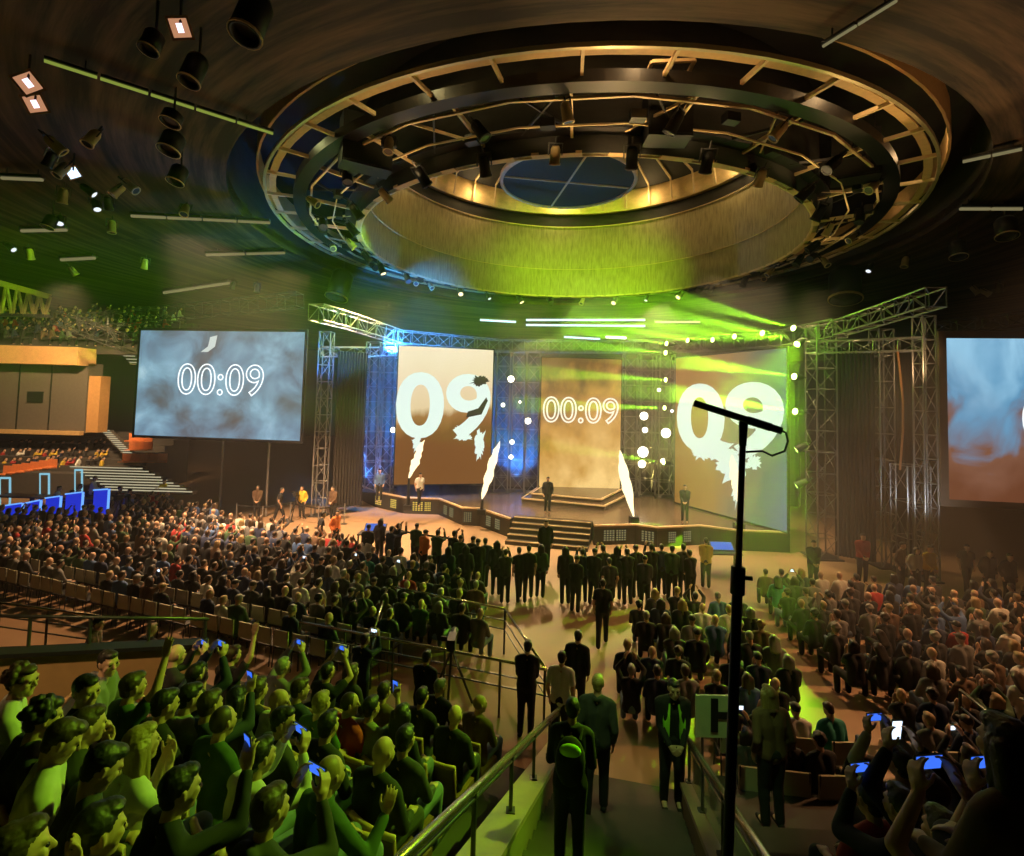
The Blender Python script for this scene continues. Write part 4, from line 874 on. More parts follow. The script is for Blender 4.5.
# railings of the camera platform
def railing(a, b, label, nposts, z=1.1):
    p, q = Pz(*a, z), Pz(*b, z); t = thing('metal_railing', label, 'railing', V(((p.x + q.x) / 2, (p.y + q.y) / 2, 0)), 'railings round the camera platform')
    mb = MB(); mb.tube([p, q], 0.028, 8); mb.build('top_rail', BRASS, t, True)
    for h in (0.5, 0.28): mb = MB(); o_ = V((0, 0, -h)); mb.tube([p + o_, q + o_], 0.016, 6); mb.build('lower_rail', DSTEEL, t)
    for i in range(nposts): c_ = p.lerp(q, i / (nposts - 1)); mb = MB(); mb.tube([c_, (c_.x, c_.y, 0)], 0.024, 8); mb.build('post', DSTEEL, t)
railing((388, 586), (505, 609), 'pale metal railing of the camera platform on the stage side', 4)
railing((300, 622), (560, 672), 'pale metal railing of the camera platform on the stand side', 6)
railing((388, 586), (372, 637), 'short side railing of the camera platform beside the dark operator', 2)
railing((505, 609), (545, 668), 'short side railing of the camera platform beside the pale shirt man', 2)
railing((0, 603), (98, 616), 'pale thin railing behind the tan parapet', 3, 1.6)
railing((960, 690), (1030, 745), 'pale sloping railing in the dark crowd under the brown screen', 3, 1.5)
# seats of the stand: curved wooden shell with a pale top edge
def seat_meshes():
    r = {}; mb = MB(); n = 10; pts = []
    for j, z in enumerate((0.40, 0.62, 0.84)):
        for i in range(n + 1): a = -0.55 + 1.1 * i / n; pts.append(V((0.43 * math.sin(a), -0.20 - 0.02 * j + 0.10 * (1 - math.cos(a)) * 2, z)))
    vs = pts + [p + V((0, -0.035, 0)) for p in pts]; m = n + 1; N = len(pts); fs = []
    for j in range(2):
        for i in range(n): a = j * m + i; fs += [(a, a + 1, a + m + 1, a + m), (N + a, N + a + m, N + a + m + 1, N + a + 1)]
    for i in range(n): fs += [(i, N + i, N + i + 1, i + 1), (2 * m + i, 2 * m + i + 1, N + 2 * m + i + 1, N + 2 * m + i)]
    for j in range(2): fs += [(j * m, j * m + m, N + j * m + m, N + j * m), (j * m + n, N + j * m + n, N + j * m + m + n, j * m + m + n)]
    mb.add(vs, fs); r['backrest'] = (mb.mesh('backrest', WOODSEAT, smooth=True), WOODSEAT)
    mb = MB(); mb.tube([pts[2 * m + i] + V((0, -0.017, 0.0)) for i in range(n + 1)], 0.024, 8); r['top_edge'] = (mb.mesh('top_edge', SEATEDGE, smooth=True), SEATEDGE)
    mb = MB(); mb.box((0, 0.03, 0.41), (0.44, 0.42, 0.07)); r['seat'] = (mb.mesh('seat', WOODSEAT), WOODSEAT)
    mb = MB(); mb.box((0, 0.0, 0.14), (0.10, 0.30, 0.48)); mb.box((0, 0, -0.12), (0.3, 0.3, 0.04)); r['pedestal'] = (mb.mesh('pedestal', BLACK), BLACK)
    return r
SEATM = seat_meshes()
def stand_seat(p, rotz, label):
    t = thing('stadium_seat', label, 'seat', p, 'brown wooden seats of the near stand', 0.0, True); t.rotation_euler = (0, 0, rotz)
    for k_, (me, m) in SEATM.items():
        o = bpy.data.objects.new(k_, me); COL.objects.link(o); o.parent = br_ if k_ == 'top_edge' else t
        if k_ == 'backrest': br_ = o
    return t
# ------------------------------------------------------------------ microphone stand
t = thing('microphone_stand', 'tall black stand with a slim shotgun microphone rising beside the aisle', 'microphone stand', P(731, 780, 1.6) - V((0, 0, 0.9)))
top_, low = P(743, 436, 1.6), P(728, 850, 1.6); dn = (low - top_).normalized()
mb = MB(); mb.tube([top_.lerp(low, 0.35), top_ + dn * 2.25], 0.0155, 12); mb.build('lower_tube', BLACK, t, True)
mb = MB(); mb.tube([top_, top_.lerp(low, 0.36)], 0.0095, 10); mb.build('upper_tube', mat('tube_brown_lit', (0.16, 0.10, 0.06), 0.35, 0.5), t, True)  # brown light on the upper tube is put into its colour
c_ = top_.lerp(low, 0.35); mb = MB(); mb.tube([c_ - dn * 0.03, c_ + dn * 0.05], 0.021, 12); mb.tube([c_, c_ + V((0.04, -0.01, 0))], 0.007, 6); mb.build('clutch', BLACK, t, True)
ft = top_ + dn * 2.2
for k in range(3): a = 2 * PI * k / 3 + 0.4; mb = MB(); mb.tube([ft - dn * 0.3, ft + V((0.42 * math.cos(a), 0.42 * math.sin(a), -0.25))], 0.011, 8); mb.build('leg', BLACK, t, True)
t = thing('shotgun_microphone', 'slim black shotgun microphone tilted on top of the tall stand', 'microphone', top_)
p, q, m_ = P(694, 403, 1.62), P(782, 431, 1.55), top_
mb = MB(); mb.tube([p, p.lerp(q, 0.60), p.lerp(q, 0.62), q.lerp(p, 0.12)], [0.0105, 0.0105, 0.0125, 0.0125], 12); mb.build('barrel', BLACK, t, True)
mb = MB(); mb.tube([q.lerp(p, 0.12), q], 0.011, 12); mb.build('connector', DSTEEL, t, True)
mb = MB(); mb.tube([m_ - dn * 0.045, m_ + dn * 0.03], [0.014, 0.011], 10); mb.build('clip', mat('clip_blue', (0.02, 0.035, 0.07), 0.4), t, True)
mb = MB(); mb.tube([q, q + V((0.012, 0, -0.005)), q + V((0.018, 0, -0.03)), q + V((0.008, 0, -0.06)), q + V((-0.03, 0, -0.075)), m_ + V((0.06, 0, -0.045)), m_ + V((0.0, 0, -0.05))], 0.0035, 6); mb.build('cable', BLACK, t, True)
# sector sign H and its board
p = P(717, 716, 7.6); t = thing('sector_sign', 'pale sign board with a dark letter H beside the aisle', 'sign', p, None, 0.0, True)
mb = MB(); mb.box((0, 0, 0), (0.62, 0.04, 0.58)); mb.build('board', mat('sign_pale', (0.45, 0.5, 0.33), 0.6), t)
me = text_mesh('H', 0.62, 0.008, 0.02); put(me, 'letter', BLACK, t, 0.1, 0.0, -0.03)
mb = MB(); mb.tube([(-0.2, 0.03, -0.29), (-0.2, 0.03, -1.6)], 0.02, 6); mb.tube([(0.2, 0.03, -0.29), (0.2, 0.03, -1.6)], 0.02, 6); mb.build('support', DSTEEL, t)
# cameras on tripods, monitors, barrier
def tripod_camera(px, py, Y, label, z1=1.5):
    g = P(px, py, Y); g.z = 0; t = thing('video_camera', label, 'video camera', g)
    for k in range(3): a = 2 * PI * k / 3 + 0.5; mb = MB(); mb.tube([g + V((0, 0, z1 - 0.15)), g + V((0.5 * math.cos(a), 0.5 * math.sin(a), 0))], 0.025, 6); mb.build('tripod_leg', BLACK, t)
    mb = MB(); mb.box(g + V((0, 0, z1)), (0.16, 0.42, 0.22)); mb.build('body', BLACK, t)
    mb = MB(); mb.tube([g + V((0, 0.2, z1)), g + V((0, 0.5, z1))], [0.07, 0.085], 12); mb.build('lens', BLACK, t)
    mb = MB(); mb.box(g + V((-0.15, -0.1, z1 + 0.1)), (0.12, 0.04, 0.09)); mb.build('viewfinder', BLACK, t)
    mb = MB(); mb.tube([g + V((0.05, -0.15, z1 - 0.1)), g + V((0.2, -0.6, z1 - 0.25))], 0.014, 6); mb.build('pan_handle', BLACK, t)
tripod_camera(296, 505, 26.5, 'video camera on a tripod on the orange walkway below the stage', 1.3); tripod_camera(452, 640, 10.8, 'video camera on a tripod on the railed platform', 1.35); tripod_camera(118, 505, 24.0, 'video camera on a tripod at the foot of the wide stairs', 1.4)
for px, py, lab in ((375, 533, 'low dark table with a blue glowing monitor below the stage corner'), (722, 552, 'low dark table with a blue glowing monitor behind the microphone stand')):
    g = Pz(px, py, 0.75); t = thing('monitor_table', lab, 'monitor table', V((g.x, g.y, 0)))
    mb = MB(); mb.box(g, (1.3, 0.7, 0.05)); mb.build('table_top', BLACK, t)
    for sx in (-1, 1):
        for sy in (-1, 1): mb = MB(); mb.bar(g + V((sx * .6, sy * .3, 0)), g + V((sx * .6, sy * .3, -0.75)), 0.05); mb.build('leg', BLACK, t)
    mb = MB(); rt = Matrix.Rotation(-0.9, 3, 'X'); mb.box(g + V((0, 0.05, 0.2)), (0.9, 0.05, 0.42), rt); mb.build('monitor', BLACK, t)
    mb = MB(); mb.box(g + V((0, 0.02, 0.23)), (0.8, 0.02, 0.34), rt); mb.build('screen', em('monitor_blue', (0.08, 0.18, 0.75), 0.9), t)
prev = None
for k, (px, py) in enumerate(((236, 524), (262, 527), (290, 522), (318, 528), (344, 524), (392, 552), (420, 558), (448, 562))):
    g = Pz(px, py, 0.0); t = thing('barrier_post', 'slim barrier post on the orange walkway, ' + nth(k + 1) + ' from the wide stairs', 'barrier post', g, 'barrier posts along the walkway')
    mb = MB(); mb.tube([g, g + V((0, 0, 1.0))], 0.03, 8); mb.build('post', STEEL, t); mb = MB(); mb.lathe([(0.01, 0.03), (0.17, 0.02), (0.17, 0), (0.01, 0)], g, 16); mb.build('base', DSTEEL, t)
    if prev is not None and k != 5: mb = MB(); mb.plate([prev + V((0, 0, 0.95)), g + V((0, 0, 0.95)), g + V((0, 0, 0.88)), prev + V((0, 0, 0.88))], (0.01, 0.01, 0)); mb.build('belt', BLACK, t)
    prev = g
# ================================================================== the people near the camera, one by one
def near_place(px, py, hz_seat=1.19):
    """head seen at px, py of somebody sitting on the slope z = 4.0 - 0.445 s of the block beside the aisle"""
    d = ray(px, py); d = d / d.y; s1 = d.x * FL.x + FL.y
    Y = (EYE.z - 3.78 - hz_seat) / (-d.z - 0.445 * s1); h = EYE + d * Y; return h, h.z - hz_seat
POSES = {
 'rest': dict(), 'lean': dict(lean=16, hp=12), 'down': dict(lean=14, hp=30), 'profile': dict(hy=-35),
 'phone2': dict(aR=A_side(1), aL=A_side(-1), hp=2), 'phone1': dict(aR=A_phone1()), 'high': dict(aR=A_high(1)), 'chin': dict(aR=A_chin(1), aL=A_chin(-1), lean=10),
 'clap': dict(aR=A_chin(1), aL=A_chin(-1), hp=-2), 'phonehi': dict(aR=A_side(1, 0.34, 1.36), aL=A_side(-1, 0.34, 1.36), hp=-8), 'knee': dict(aR=(V((0.26, 0.40, 0.86)), V((0.1, 0.3, 1)), V((-0.6, 0.6, 0)), 0.3), lean=8),
}
NEAR = [  # px, py, facing, hair, hair colour, top, colour, pose, label
 (22, 681, 50, 'curly', 'brown', 'sweater', 'pale', 'profile', 'person with thick dark hair in a pale green-lit sweatshirt at the view edge'),
 (43, 718, 40, 'curly', 'black', 'sweater', 'charcoal', 'lean', 'curly-haired person bending forward in front of the pale sweatshirt'),
 (62, 741, 55, 'short', 'brown', 'tee', 'pale', 'down', 'person in a pale tee looking down, brightly green lit back'),
 (88, 726, 40, 'short', 'brown', 'tee', 'charcoal', 'chin', 'person with hands near the face just beyond the looking-down one'),
 (86, 691, 70, 'short', 'black', 'sweater', 'black', 'profile', 'dark-haired person in profile below the tan parapet'),
 (108, 663, 75, 'short', 'black', 'hoodie', 'grey', 'profile', 'tall dark-haired person in a grey hoodie against the tan parapet'),
 (133, 687, 35, 'short', 'brown', 'tee', 'green', 'high', 'person raising one open hand in front of the tan parapet'),
 (176, 655, 35, 'bald', 'grey', 'sweater', 'black', 'phone2', 'bald person in a black sweater holding a phone at the parapet corner'),
 (190, 698, 30, 'short', 'black', 'hoodie', 'grey', 'rest', 'dark-haired person in a grey hoodie seen from behind, near the parapet corner'),
 (141, 745, 35, 'long', 'fair', 'tee', 'pale', 'clap', 'person with long fair hair clapping'),
 (102, 767, 45, 'short', 'black', 'sweater', 'charcoal', 'down', 'short-haired person in a dark shirt in front of the long fair hair'),
 (223, 722, 30, 'buzz', 'brown', 'tee', 'green', 'rest', 'broad person with cropped hair in a dark green-lit tee'),  # green of this tee is light, put into the cloth colour
 (197, 675, 30, 'short', 'black', 'sweater', 'navy', 'phonehi', 'person in navy holding a phone high over the grey hoodie'),
 (180, 790, 40, 'short', 'black', 'sweater', 'black', 'phone1', 'big person in black holding a bright phone low at the bottom of the view'),
 (98, 833, 40, 'short', 'black', 'jacket', 'black', 'rest', 'dark silhouette with black hair at the bottom edge of the view'),
 (260, 757, 35, 'short', 'black', 'hoodie', 'pale', 'phone2', 'person in a pale green hoodie holding a phone before the face'),
 (283, 722, 40, 'short', 'black', 'sweater', 'charcoal', 'profile', 'person with neat dark hair beside the broad green-lit tee'),
 (279, 702, 45, 'bald', 'grey', 'tee', 'pale', 'profile', 'bald-headed person in a pale tee turned in profile'),
 (270, 810, 30, 'short', 'brown', 'hoodie', 'charcoal', 'phone2', 'person in a charcoal hoodie holding a phone near the bottom of the view'),
 (330, 775, 35, 'buzz', 'fair', 'jacket', 'green', 'knee', 'person in a dark green jacket lifting a hand above pale knees'),
 (383, 753, 30, 'bald', 'grey', 'sweater', 'black', 'rest', 'bald person in a black sweater close to the brass handrail'),
 (328, 726, 30, 'short', 'black', 'sweater', 'black', 'rest', 'dark-haired person in a black sweater behind the lifted hand'),
 (321, 704, 30, 'short', 'fair', 'tee', 'green', 'rest', 'fair-haired person with green lit hair two rows behind the lifted hand'),
 (350, 704, 35, 'buzz', 'brown', 'tee', 'red', 'profile', 'reddish person with cropped hair mid block'),
 (258, 690, 30, 'short', 'brown', 'sweater', 'black', 'rest', 'round-headed person in black beyond the bald pale tee'),
 (283, 667, 30, 'short', 'grey', 'sweater', 'grey', 'phonehi', 'grey-haired person holding a phone up in the dark back rows'),
 (233, 655, 30, 'bun', 'brown', 'tee', 'black', 'high', 'person with a hair bun raising a hand in the dark back rows'),
 (328, 672, 30, 'short', 'black', 'tee', 'black', 'phonehi', 'person in black holding up a phone at the far end of the block'),
 (352, 672, 30, 'long', 'brown', 'sweater', 'black', 'rest', 'long-haired person at the far end of the block'),
 (371, 708, 30, 'short', 'black', 'tee', 'grey', 'phone1', 'person in a grey tee holding a small blue phone'),
 (402, 716, 30, 'long', 'black', 'sweater', 'black', 'rest', 'long black-haired person between the bald one and the handrail'),
 (384, 692, 25, 'short', 'brown', 'sweater', 'brown', 'rest', 'brown-haired person in brown beyond the blue phone'),
 (455, 716, 25, 'bald', 'grey', 'sweater', 'black', 'rest', 'bald person in black in the row nearest the aisle wall end'),
 (480, 704, 30, 'buzz', 'fair', 'jacket', 'brown', 'profile', 'person in a light brown jacket next to the aisle wall end'),
 (440, 687, 25, 'short', 'grey', 'sweater', 'black', 'rest', 'grey-haired person below the railed platform'),
 (422, 697, 25, 'short', 'black', 'tee', 'black', 'rest', 'black-haired person in a black tee below the railed platform'),
 (405, 740, 25, 'short', 'black', 'sweater', 'charcoal', 'rest', 'dark person in charcoal right behind the bald one at the handrail'),
 (300, 690, 30, 'short', 'brown', 'tee', 'navy', 'rest', 'brown-haired person in a navy tee mid block'),
 (18, 855, 45, 'short', 'brown', 'sweater', 'charcoal', 'clap', 'person in charcoal clapping at the bottom corner of the view'),
 (165, 705, 35, 'short', 'black', 'sweater', 'black', 'rest', 'dark-haired person in black beside the hoodie at the parapet corner'),
 (238, 700, 30, 'long', 'black', 'sweater', 'charcoal', 'rest', 'long-haired person in charcoal behind the broad green-lit tee'),
 (210, 705, 30, 'short', 'brown', 'sweater', 'navy', 'phone1', 'brown-haired person in navy holding a tiny phone behind the grey hoodie'),
]
PHN = {'phone2': (0, 0.40, 1.16, True), 'phonehi': (0, 0.345, 1.36, True), 'phone1': (0.085, 0.45, 1.25, False)}
rr = random.Random(3)
SEATS = []
for i, (px, py, az, hair, hc, top, colr, pose, lab) in enumerate(NEAR):
    h, zf = near_place(px, py); kw = dict(POSES[pose]); kw['girth'] = 1.12 if 'broad' in lab or 'big' in lab else rr.uniform(0.95, 1.04)
    if pose == 'rest': kw['hy'] = rr.uniform(-18, 14); kw['hp'] = rr.uniform(0, 9); kw['lean'] = rr.uniform(0, 9)
    me, info = build_person(True, hair=hair, top=top, lod='near', **kw)
    rz = -math.radians(az); base = h - Matrix.Rotation(rz, 3, 'Z') @ info['head']; sc = 1.0
    figure(me, base, rz, sc, lab, skin=SKIN, hair=HAIRS[hc], top=CLOTH[colr], legs=CLOTH['denim' if i % 3 == 0 or pose == 'knee' else 'charcoal'])
    SEATS.append((base, rz, lab))
    stand_seat(base, rz, 'seat of the ' + ' '.join(lab.split()[:13]))
    if pose in PHN:
        x, y, z, ls = PHN[pose]; hd = info['hands'][1] + info['hd'][1] * 0.1
        pz = V((0, hd.y + 0.02, hd.z)) if ls else hd + V((-0.035, 0.015, 0.0))
        phone(world_of(base, rz, 1, pz), rz, 'lit smartphone in the hands of the ' + ' '.join(lab.split()[:8]), ls)
# empty seats between them
for k, (px, py) in enumerate(((150, 790), (232, 812), (312, 812), (330, 850), (395, 800), (360, 720), (425, 755), (205, 770), (20, 790), (250, 745), (300, 745), (355, 760), (440, 735), (475, 735), (420, 720), (60, 815))):
    h, zf = near_place(px, py - 40); base = V((h.x, h.y, zf)); stand_seat(base, -math.radians(30), 'empty brown wooden seat, ' + nth(k + 1) + ' free one counted in the near block')

# block beyond the aisle, dark, and people on the aisle
RIGHT = [  # px, py, depth, facing, hair, colour, top, colour, pose, label
 (900, 764, 4.4, -8, 'short', 'black', 'sweater', 'pale', 'phonehi', 'person in a pale long-sleeved top holding a phone high in the dark block'),
 (902, 808, 3.3, -10, 'short', 'black', 'sweater', 'charcoal', 'phone2', 'dark-haired person in charcoal with a small blue phone below the pale sleeves'),
 (930, 792, 3.4, -5, 'short', 'brown', 'sweater', 'black', 'phonehi', 'brown-haired person in black holding a pale phone upright'),
 (1008, 748, 2.2, -10, 'long', 'brown', 'sweater', 'brown', 'rest', 'close person with long brown hair at the dark edge of the view'),
 (985, 858, 2.3, -8, 'short', 'black', 'tee', 'black', 'phonehi', 'person in black holding the biggest blue phone at the bottom edge'),
 (1040, 850, 2.5, -8, 'short', 'black', 'tee', 'charcoal', 'phonehi', 'person at the bottom corner holding a blue phone cut by the frame'),
 (870, 800, 3.8, -10, 'short', 'black', 'tee', 'red', 'rest', 'dark person in a red tee below the pale long sleeves'),
 (945, 835, 2.8, -8, 'short', 'black', 'jacket', 'black', 'rest', 'dark silhouette in a black jacket beside the biggest blue phone'),
]
for i, (px, py, Y, az, hair, hc, top, colr, pose, lab) in enumerate(RIGHT):
    h = P(px, py, Y); kw = dict(POSES[pose]); me, info = build_person(True, hair=hair, top=top, lod='near', **kw); rz = -math.radians(az)
    base = h - Matrix.Rotation(rz, 3, 'Z') @ info['head']; figure(me, base, rz, 1.0, lab, hair=HAIRS[hc], top=CLOTH[colr], legs=CLOTH['charcoal'])
    stand_seat(base, rz, 'seat of the ' + ' '.join(lab.split()[:13]))
    if pose in PHN:
        ls = i != 2; hd = info['hands'][1] + info['hd'][1] * 0.1; phone(world_of(base, rz, 1, V((0, hd.y + 0.02, hd.z))), rz, 'lit smartphone in the hands of the ' + ' '.join(lab.split()[:9]), ls, None if i != 2 else PHONE_WH)
AR_DOWN = None
FOLD = dict(aR=(V((0.10, 0.26, 1.12)), V((-1, 0.1, 0.1)), V((0, -1, 0)), 0.3), aL=(V((-0.10, 0.28, 1.14)), V((1, 0.1, 0.1)), V((0, -1, 0)), 0.3))
FRONT = dict(aR=(V((0.08, 0.24, 0.95)), V((-0.6, 0.4, -0.4)), V((0, -1, 0)), 0.4), aL=(V((-0.08, 0.24, 0.95)), V((0.6, 0.4, -0.4)), V((0, -1, 0)), 0.4))
RAISE = dict(aR=(V((0.12, 0.33, 1.62)), V((-0.25, 0.4, 0.9)), V((-1, 0.15, 0.1)), 0.5), aL=(V((-0.12, 0.33, 1.62)), V((0.25, 0.4, 0.9)), V((1, 0.15, 0.1)), 0.5))
STANDERS = [  # px, py of head, depth, facing azimuth, hair, colour, top, colour, legs, pose, label, lod
 (674, 672, 7.6, 185, 'short', 'black', 'jacket', 'black', 'black', FRONT, 'steward in black with an open lime vest standing in the dim aisle', 'near'),
 (598, 680, 7.1, 15, 'short', 'fair', 'jacket', 'charcoal', 'black', {}, 'large person with fair hair in a dark jacket walking down the aisle', 'near'),
 (572, 742, 5.3, 10, 'short', 'black', 'jacket', 'black', 'black', dict(lean=20, hp=15, aR=(V((0.2, 0.34, 0.98)), V((0, 0.7, -0.4)), V((-1, 0, 0)), 0.4), aL=(V((-0.2, 0.34, 0.98)), V((0, 0.7, -0.4)), V((1, 0, 0)), 0.4)), 'person in black with a green printed bag behind the handrail end', 'near'),
 (563, 612, 9.7, 15, 'short', 'black', 'tee', 'white', 'black', {}, 'person in a white tee and black trousers at the end of the handrail', 'near'),
 (529, 606, 10.1, 10, 'short', 'black', 'sweater', 'black', 'black', FRONT, 'dark person standing next to the white tee', 'near'),
 (579, 598, 10.6, 20, 'short', 'black', 'sweater', 'black', 'black', {}, 'dark person standing just beyond the white tee', 'near'),
 (429, 598, 9.6, 20, 'short', 'black', 'jacket', 'black', 'black', FRONT, 'camera operator in black standing on the railed platform', 'near'),
 (366, 612, 10.2, 25, 'short', 'brown', 'sweater', 'navy', 'black', RAISE, 'person in navy filming with a phone beside the railed platform', 'near'),
 (768, 695, 7.0, -5, 'long', 'fair', 'jacket', 'brown', 'black', {}, 'long fair-haired person in brown standing behind the microphone stand', 'near'),
 (154, 594, 10.4, 20, 'short', 'fair', 'jacket', 'black', 'black', {}, 'person in a black jacket standing behind the tan parapet', 'near'),
 (112, 618, 9.5, 25, 'short', 'black', 'jacket', 'black', 'black', {}, 'shorter dark person standing behind the tan parapet', 'near'),
 (100, 601, 10.6, 70, 'short', 'black', 'tee', 'brown', 'black', FOLD, 'person with folded arms behind the parapet rail', 'near'),
]
for (px, py, Y, az, hair, hc, top, colr, lg, kw, lab, lod) in STANDERS:
    h = P(px, py, Y); me, info = build_person(False, hair=hair, top=top, lod=lod, walk=0.5 if 'walking' in lab else 0.0, **kw); rz = -math.radians(az); base = h - Matrix.Rotation(rz, 3, 'Z') @ info['head']
    if Y > 9: base.z = 0.0
    if 'steward' in lab or 'walking' in lab or 'bag' in lab: base.z = 4.0 - 0.445 * (math.floor(base.dot(FA) / 0.3) * 0.3)
    o = figure(me, base, rz, 1.06 if 'steward' in lab else 0.88 if 'bag' in lab else 1.0, lab, hair=HAIRS[hc], top=CLOTH[colr], legs=CLOTH[lg])
    if 'steward' in lab:
        for s in (-1, 1):
            mb = MB(); pts = [(s * 0.13, 0.085, 1.43), (s * 0.05, 0.115, 1.42), (s * 0.065, 0.165, 1.25), (s * 0.07, 0.155, 1.0), (s * 0.13, 0.13, 0.92), (s * 0.15, 0.135, 1.2)]; mb.plate(pts, (0, -0.02, 0)); mb.build('vest_panel', CLOTH['lime'], o)
    if 'bag' in lab:
        t = thing('backpack', 'black bag with a bright green print on the back of the person in black', 'bag', world_of(base, rz, 0.88, (0, -0.07, 1.24)), None, 0, True); t.rotation_euler = (-0.3, 0, rz); t.scale = (0.85,) * 3
        mb = MB(); mb.ell((0, -0.02, -0.02), (0.17, 0.08, 0.24)); mb.build('body', CLOTH['black'], t, True); mb = MB(); mb.ell((0, -0.075, 0.09), (0.12, 0.035, 0.07)); mb.build('print', CLOTH['lime'], t, True)
        for s in (-1, 1): mb = MB(); mb.tube([(s * 0.1, 0.0, 0.18), (s * 0.12, 0.08, 0.26), (s * 0.13, 0.2, 0.23)], 0.018, 6); mb.build('strap', CLOTH['black'], t)
    if 'filming' in lab: phone(world_of(base, rz, 1, (0, 0.36, 1.68)), rz, 'lit smartphone of the person in navy beside the railed platform', True, PHONE_WH)

# ================================================================== middle distance people
MID = {}
def midset(key, **kw):
    me, info = build_person(**kw); MID[key] = (me, info)
K = 0
for hair in ('short', 'long', 'bald', 'cap', 'curly'):
    for pose in ('rest', 'phonehi', 'down', 'clap'):
        if hair in ('bald', 'cap', 'curly') and pose in ('down', 'phonehi'): continue
        kw = dict(POSES[pose]); midset(('sit', hair, pose), seat=True, hair=hair, top='tee' if pose == 'clap' else 'sweater', lod='mid', **kw)
for hair, nm, kw in (('short', 'down', {}), ('short', 'front', FRONT), ('long', 'down', {}), ('short', 'raise', RAISE), ('cap', 'fold', FOLD), ('short', 'walk', dict(walk=1.0))):
    midset(('stand', hair, nm), seat=False, hair=hair, top='jacket' if nm == 'front' else 'tee' if nm == 'walk' else 'sweater', lod='mid', **kw)
SIT = [k for k in MID if k[0] == 'sit']; SITW = [k for k in SIT if k[2] == 'rest'] * 3 + SIT
STD = [k for k in MID if k[0] == 'stand']
COLS = ['black'] * 7 + ['charcoal'] * 5 + ['grey'] * 3 + ['navy'] * 3 + ['brown', 'brown', 'pale', 'white', 'red', 'blue', 'green', 'teal']
HNAME = {'short': 'short-haired', 'long': 'long-haired', 'bald': 'bald', 'cap': 'capped', 'curly': 'curly-haired'}
def standing(px, py, az, colr, lab, key=None, ztop=1.62, hc='black', lg='black', zf=0.0):
    g = Pz(px, py, zf + ztop); g.z = zf; key = key or rr.choice(STD)
    return figure(MID[key][0], g, -math.radians(az), rr.uniform(0.96, 1.04), lab, hair=HAIRS[hc], top=CLOTH[colr], legs=CLOTH[lg]), g
line_pts = [(368, 527), (380, 521), (390, 529), (397, 527), (416, 525), (424, 532), (437, 534), (453, 536), (460, 538), (472, 539), (478, 543), (486, 541), (497, 545), (506, 551), (520, 549), (529, 549), (541, 547), (566, 552), (583, 551), (594, 553), (604, 549), (617, 549), (628, 553), (637, 548), (652, 549), (662, 546), (672, 551), (684, 549), (691, 553), (576, 558), (610, 560), (645, 558), (466, 549), (448, 550)]
for k, (px, py) in enumerate(line_pts):
    c_ = 'orange' if k == 5 else RD.choice(['black', 'black', 'charcoal', 'navy', 'green']); key = ('stand', 'short', 'raise') if k in (6, 20, 24) else None
    standing(px, py, 10 + rr.uniform(-30, 30), c_, 'person in ' + c_ + ' standing below the stage, ' + nth(k + 1) + ' along the line from the tripod camera', key)
for (px, py, az, c_, lab, key, zf) in ((258, 487, 160, 'brown', 'staff person in brown standing on the walkway under the big screen', ('stand', 'short', 'front'), 0), (280, 491, 60, 'black', 'dark staff person next to the tripod camera', ('stand', 'short', 'walk'), 0),
    (303, 487, 190, 'yellow', 'person in a yellow top behind the tripod camera', ('stand', 'short', 'down'), 0), (336, 511, 120, 'orange', 'person in an orange shirt on the orange walkway', ('stand', 'short', 'down'), 0), (321, 516, 60, 'black', 'dark person beside the orange shirt on the walkway', ('stand', 'short', 'walk'), 0),
    (334, 489, 200, 'brown', 'person in brown sitting out by the black drape foot', ('stand', 'short', 'front'), 0), (546, 524, 180, 'black', 'dark person standing on the wide stage steps', ('stand', 'short', 'down'), 0.3), (706, 541, 20, 'yellow', 'person in a yellow jacket near the blue monitor behind the microphone stand', ('stand', 'short', 'front'), 0),
    (685, 488, 200, 'black', 'person in black standing up on the stage before the tan panel', ('stand', 'short', 'front'), ZS), (548, 480, 180, 'black', 'small dark person at the back of the stage beside the golden panel', ('stand', 'short', 'down'), ZS), (420, 474, 150, 'white', 'person in white crouched on the stage by the cream panel', ('stand', 'short', 'walk'), ZS), (380, 471, 170, 'blue', 'person in blue at the stage corner under the blue truss', ('stand', 'short', 'down'), ZS),
    (928, 549, 170, 'yellow', 'person in yellow standing below the white lit truss', ('stand', 'short', 'front'), 0), (900, 545, 150, 'brown', 'person in brown standing below the white lit truss', ('stand', 'short', 'down'), 0), (862, 536, 190, 'red', 'person in red standing by the foot of the tall black panel', ('stand', 'short', 'front'), 0.4), (966, 546, 200, 'charcoal', 'person in charcoal standing under the brown screen corner', ('stand', 'short', 'walk'), 0),
    (988, 552, 190, 'black', 'dark person standing under the brown screen, second of three', ('stand', 'short', 'down'), 0), (1008, 555, 190, 'black', 'dark person standing under the brown screen, last of three', ('stand', 'short', 'down'), 0), (915, 548, 180, 'pale', 'person in pale clothes between the yellow and brown ones', ('stand', 'long', 'down'), 0), (813, 543, 190, 'black', 'dark person standing beside the tan truss tower', ('stand', 'short', 'front'), 0),
    (603, 583, 10, 'black', 'person in black walking up the orange gap in the crowd', ('stand', 'short', 'walk'), 0), (118, 489, 60, 'black', 'dark person standing at the foot of the wide lit stairs', ('stand', 'short', 'down'), 0), (128, 490, 60, 'black', 'second dark person at the foot of the wide lit stairs', ('stand', 'short', 'front'), 0), (163, 482, 100, 'yellow', 'person in yellow at the end of the wide lit stairs', ('stand', 'short', 'down'), 0)):
    standing(px, py, az, c_, lab, key, zf=zf)
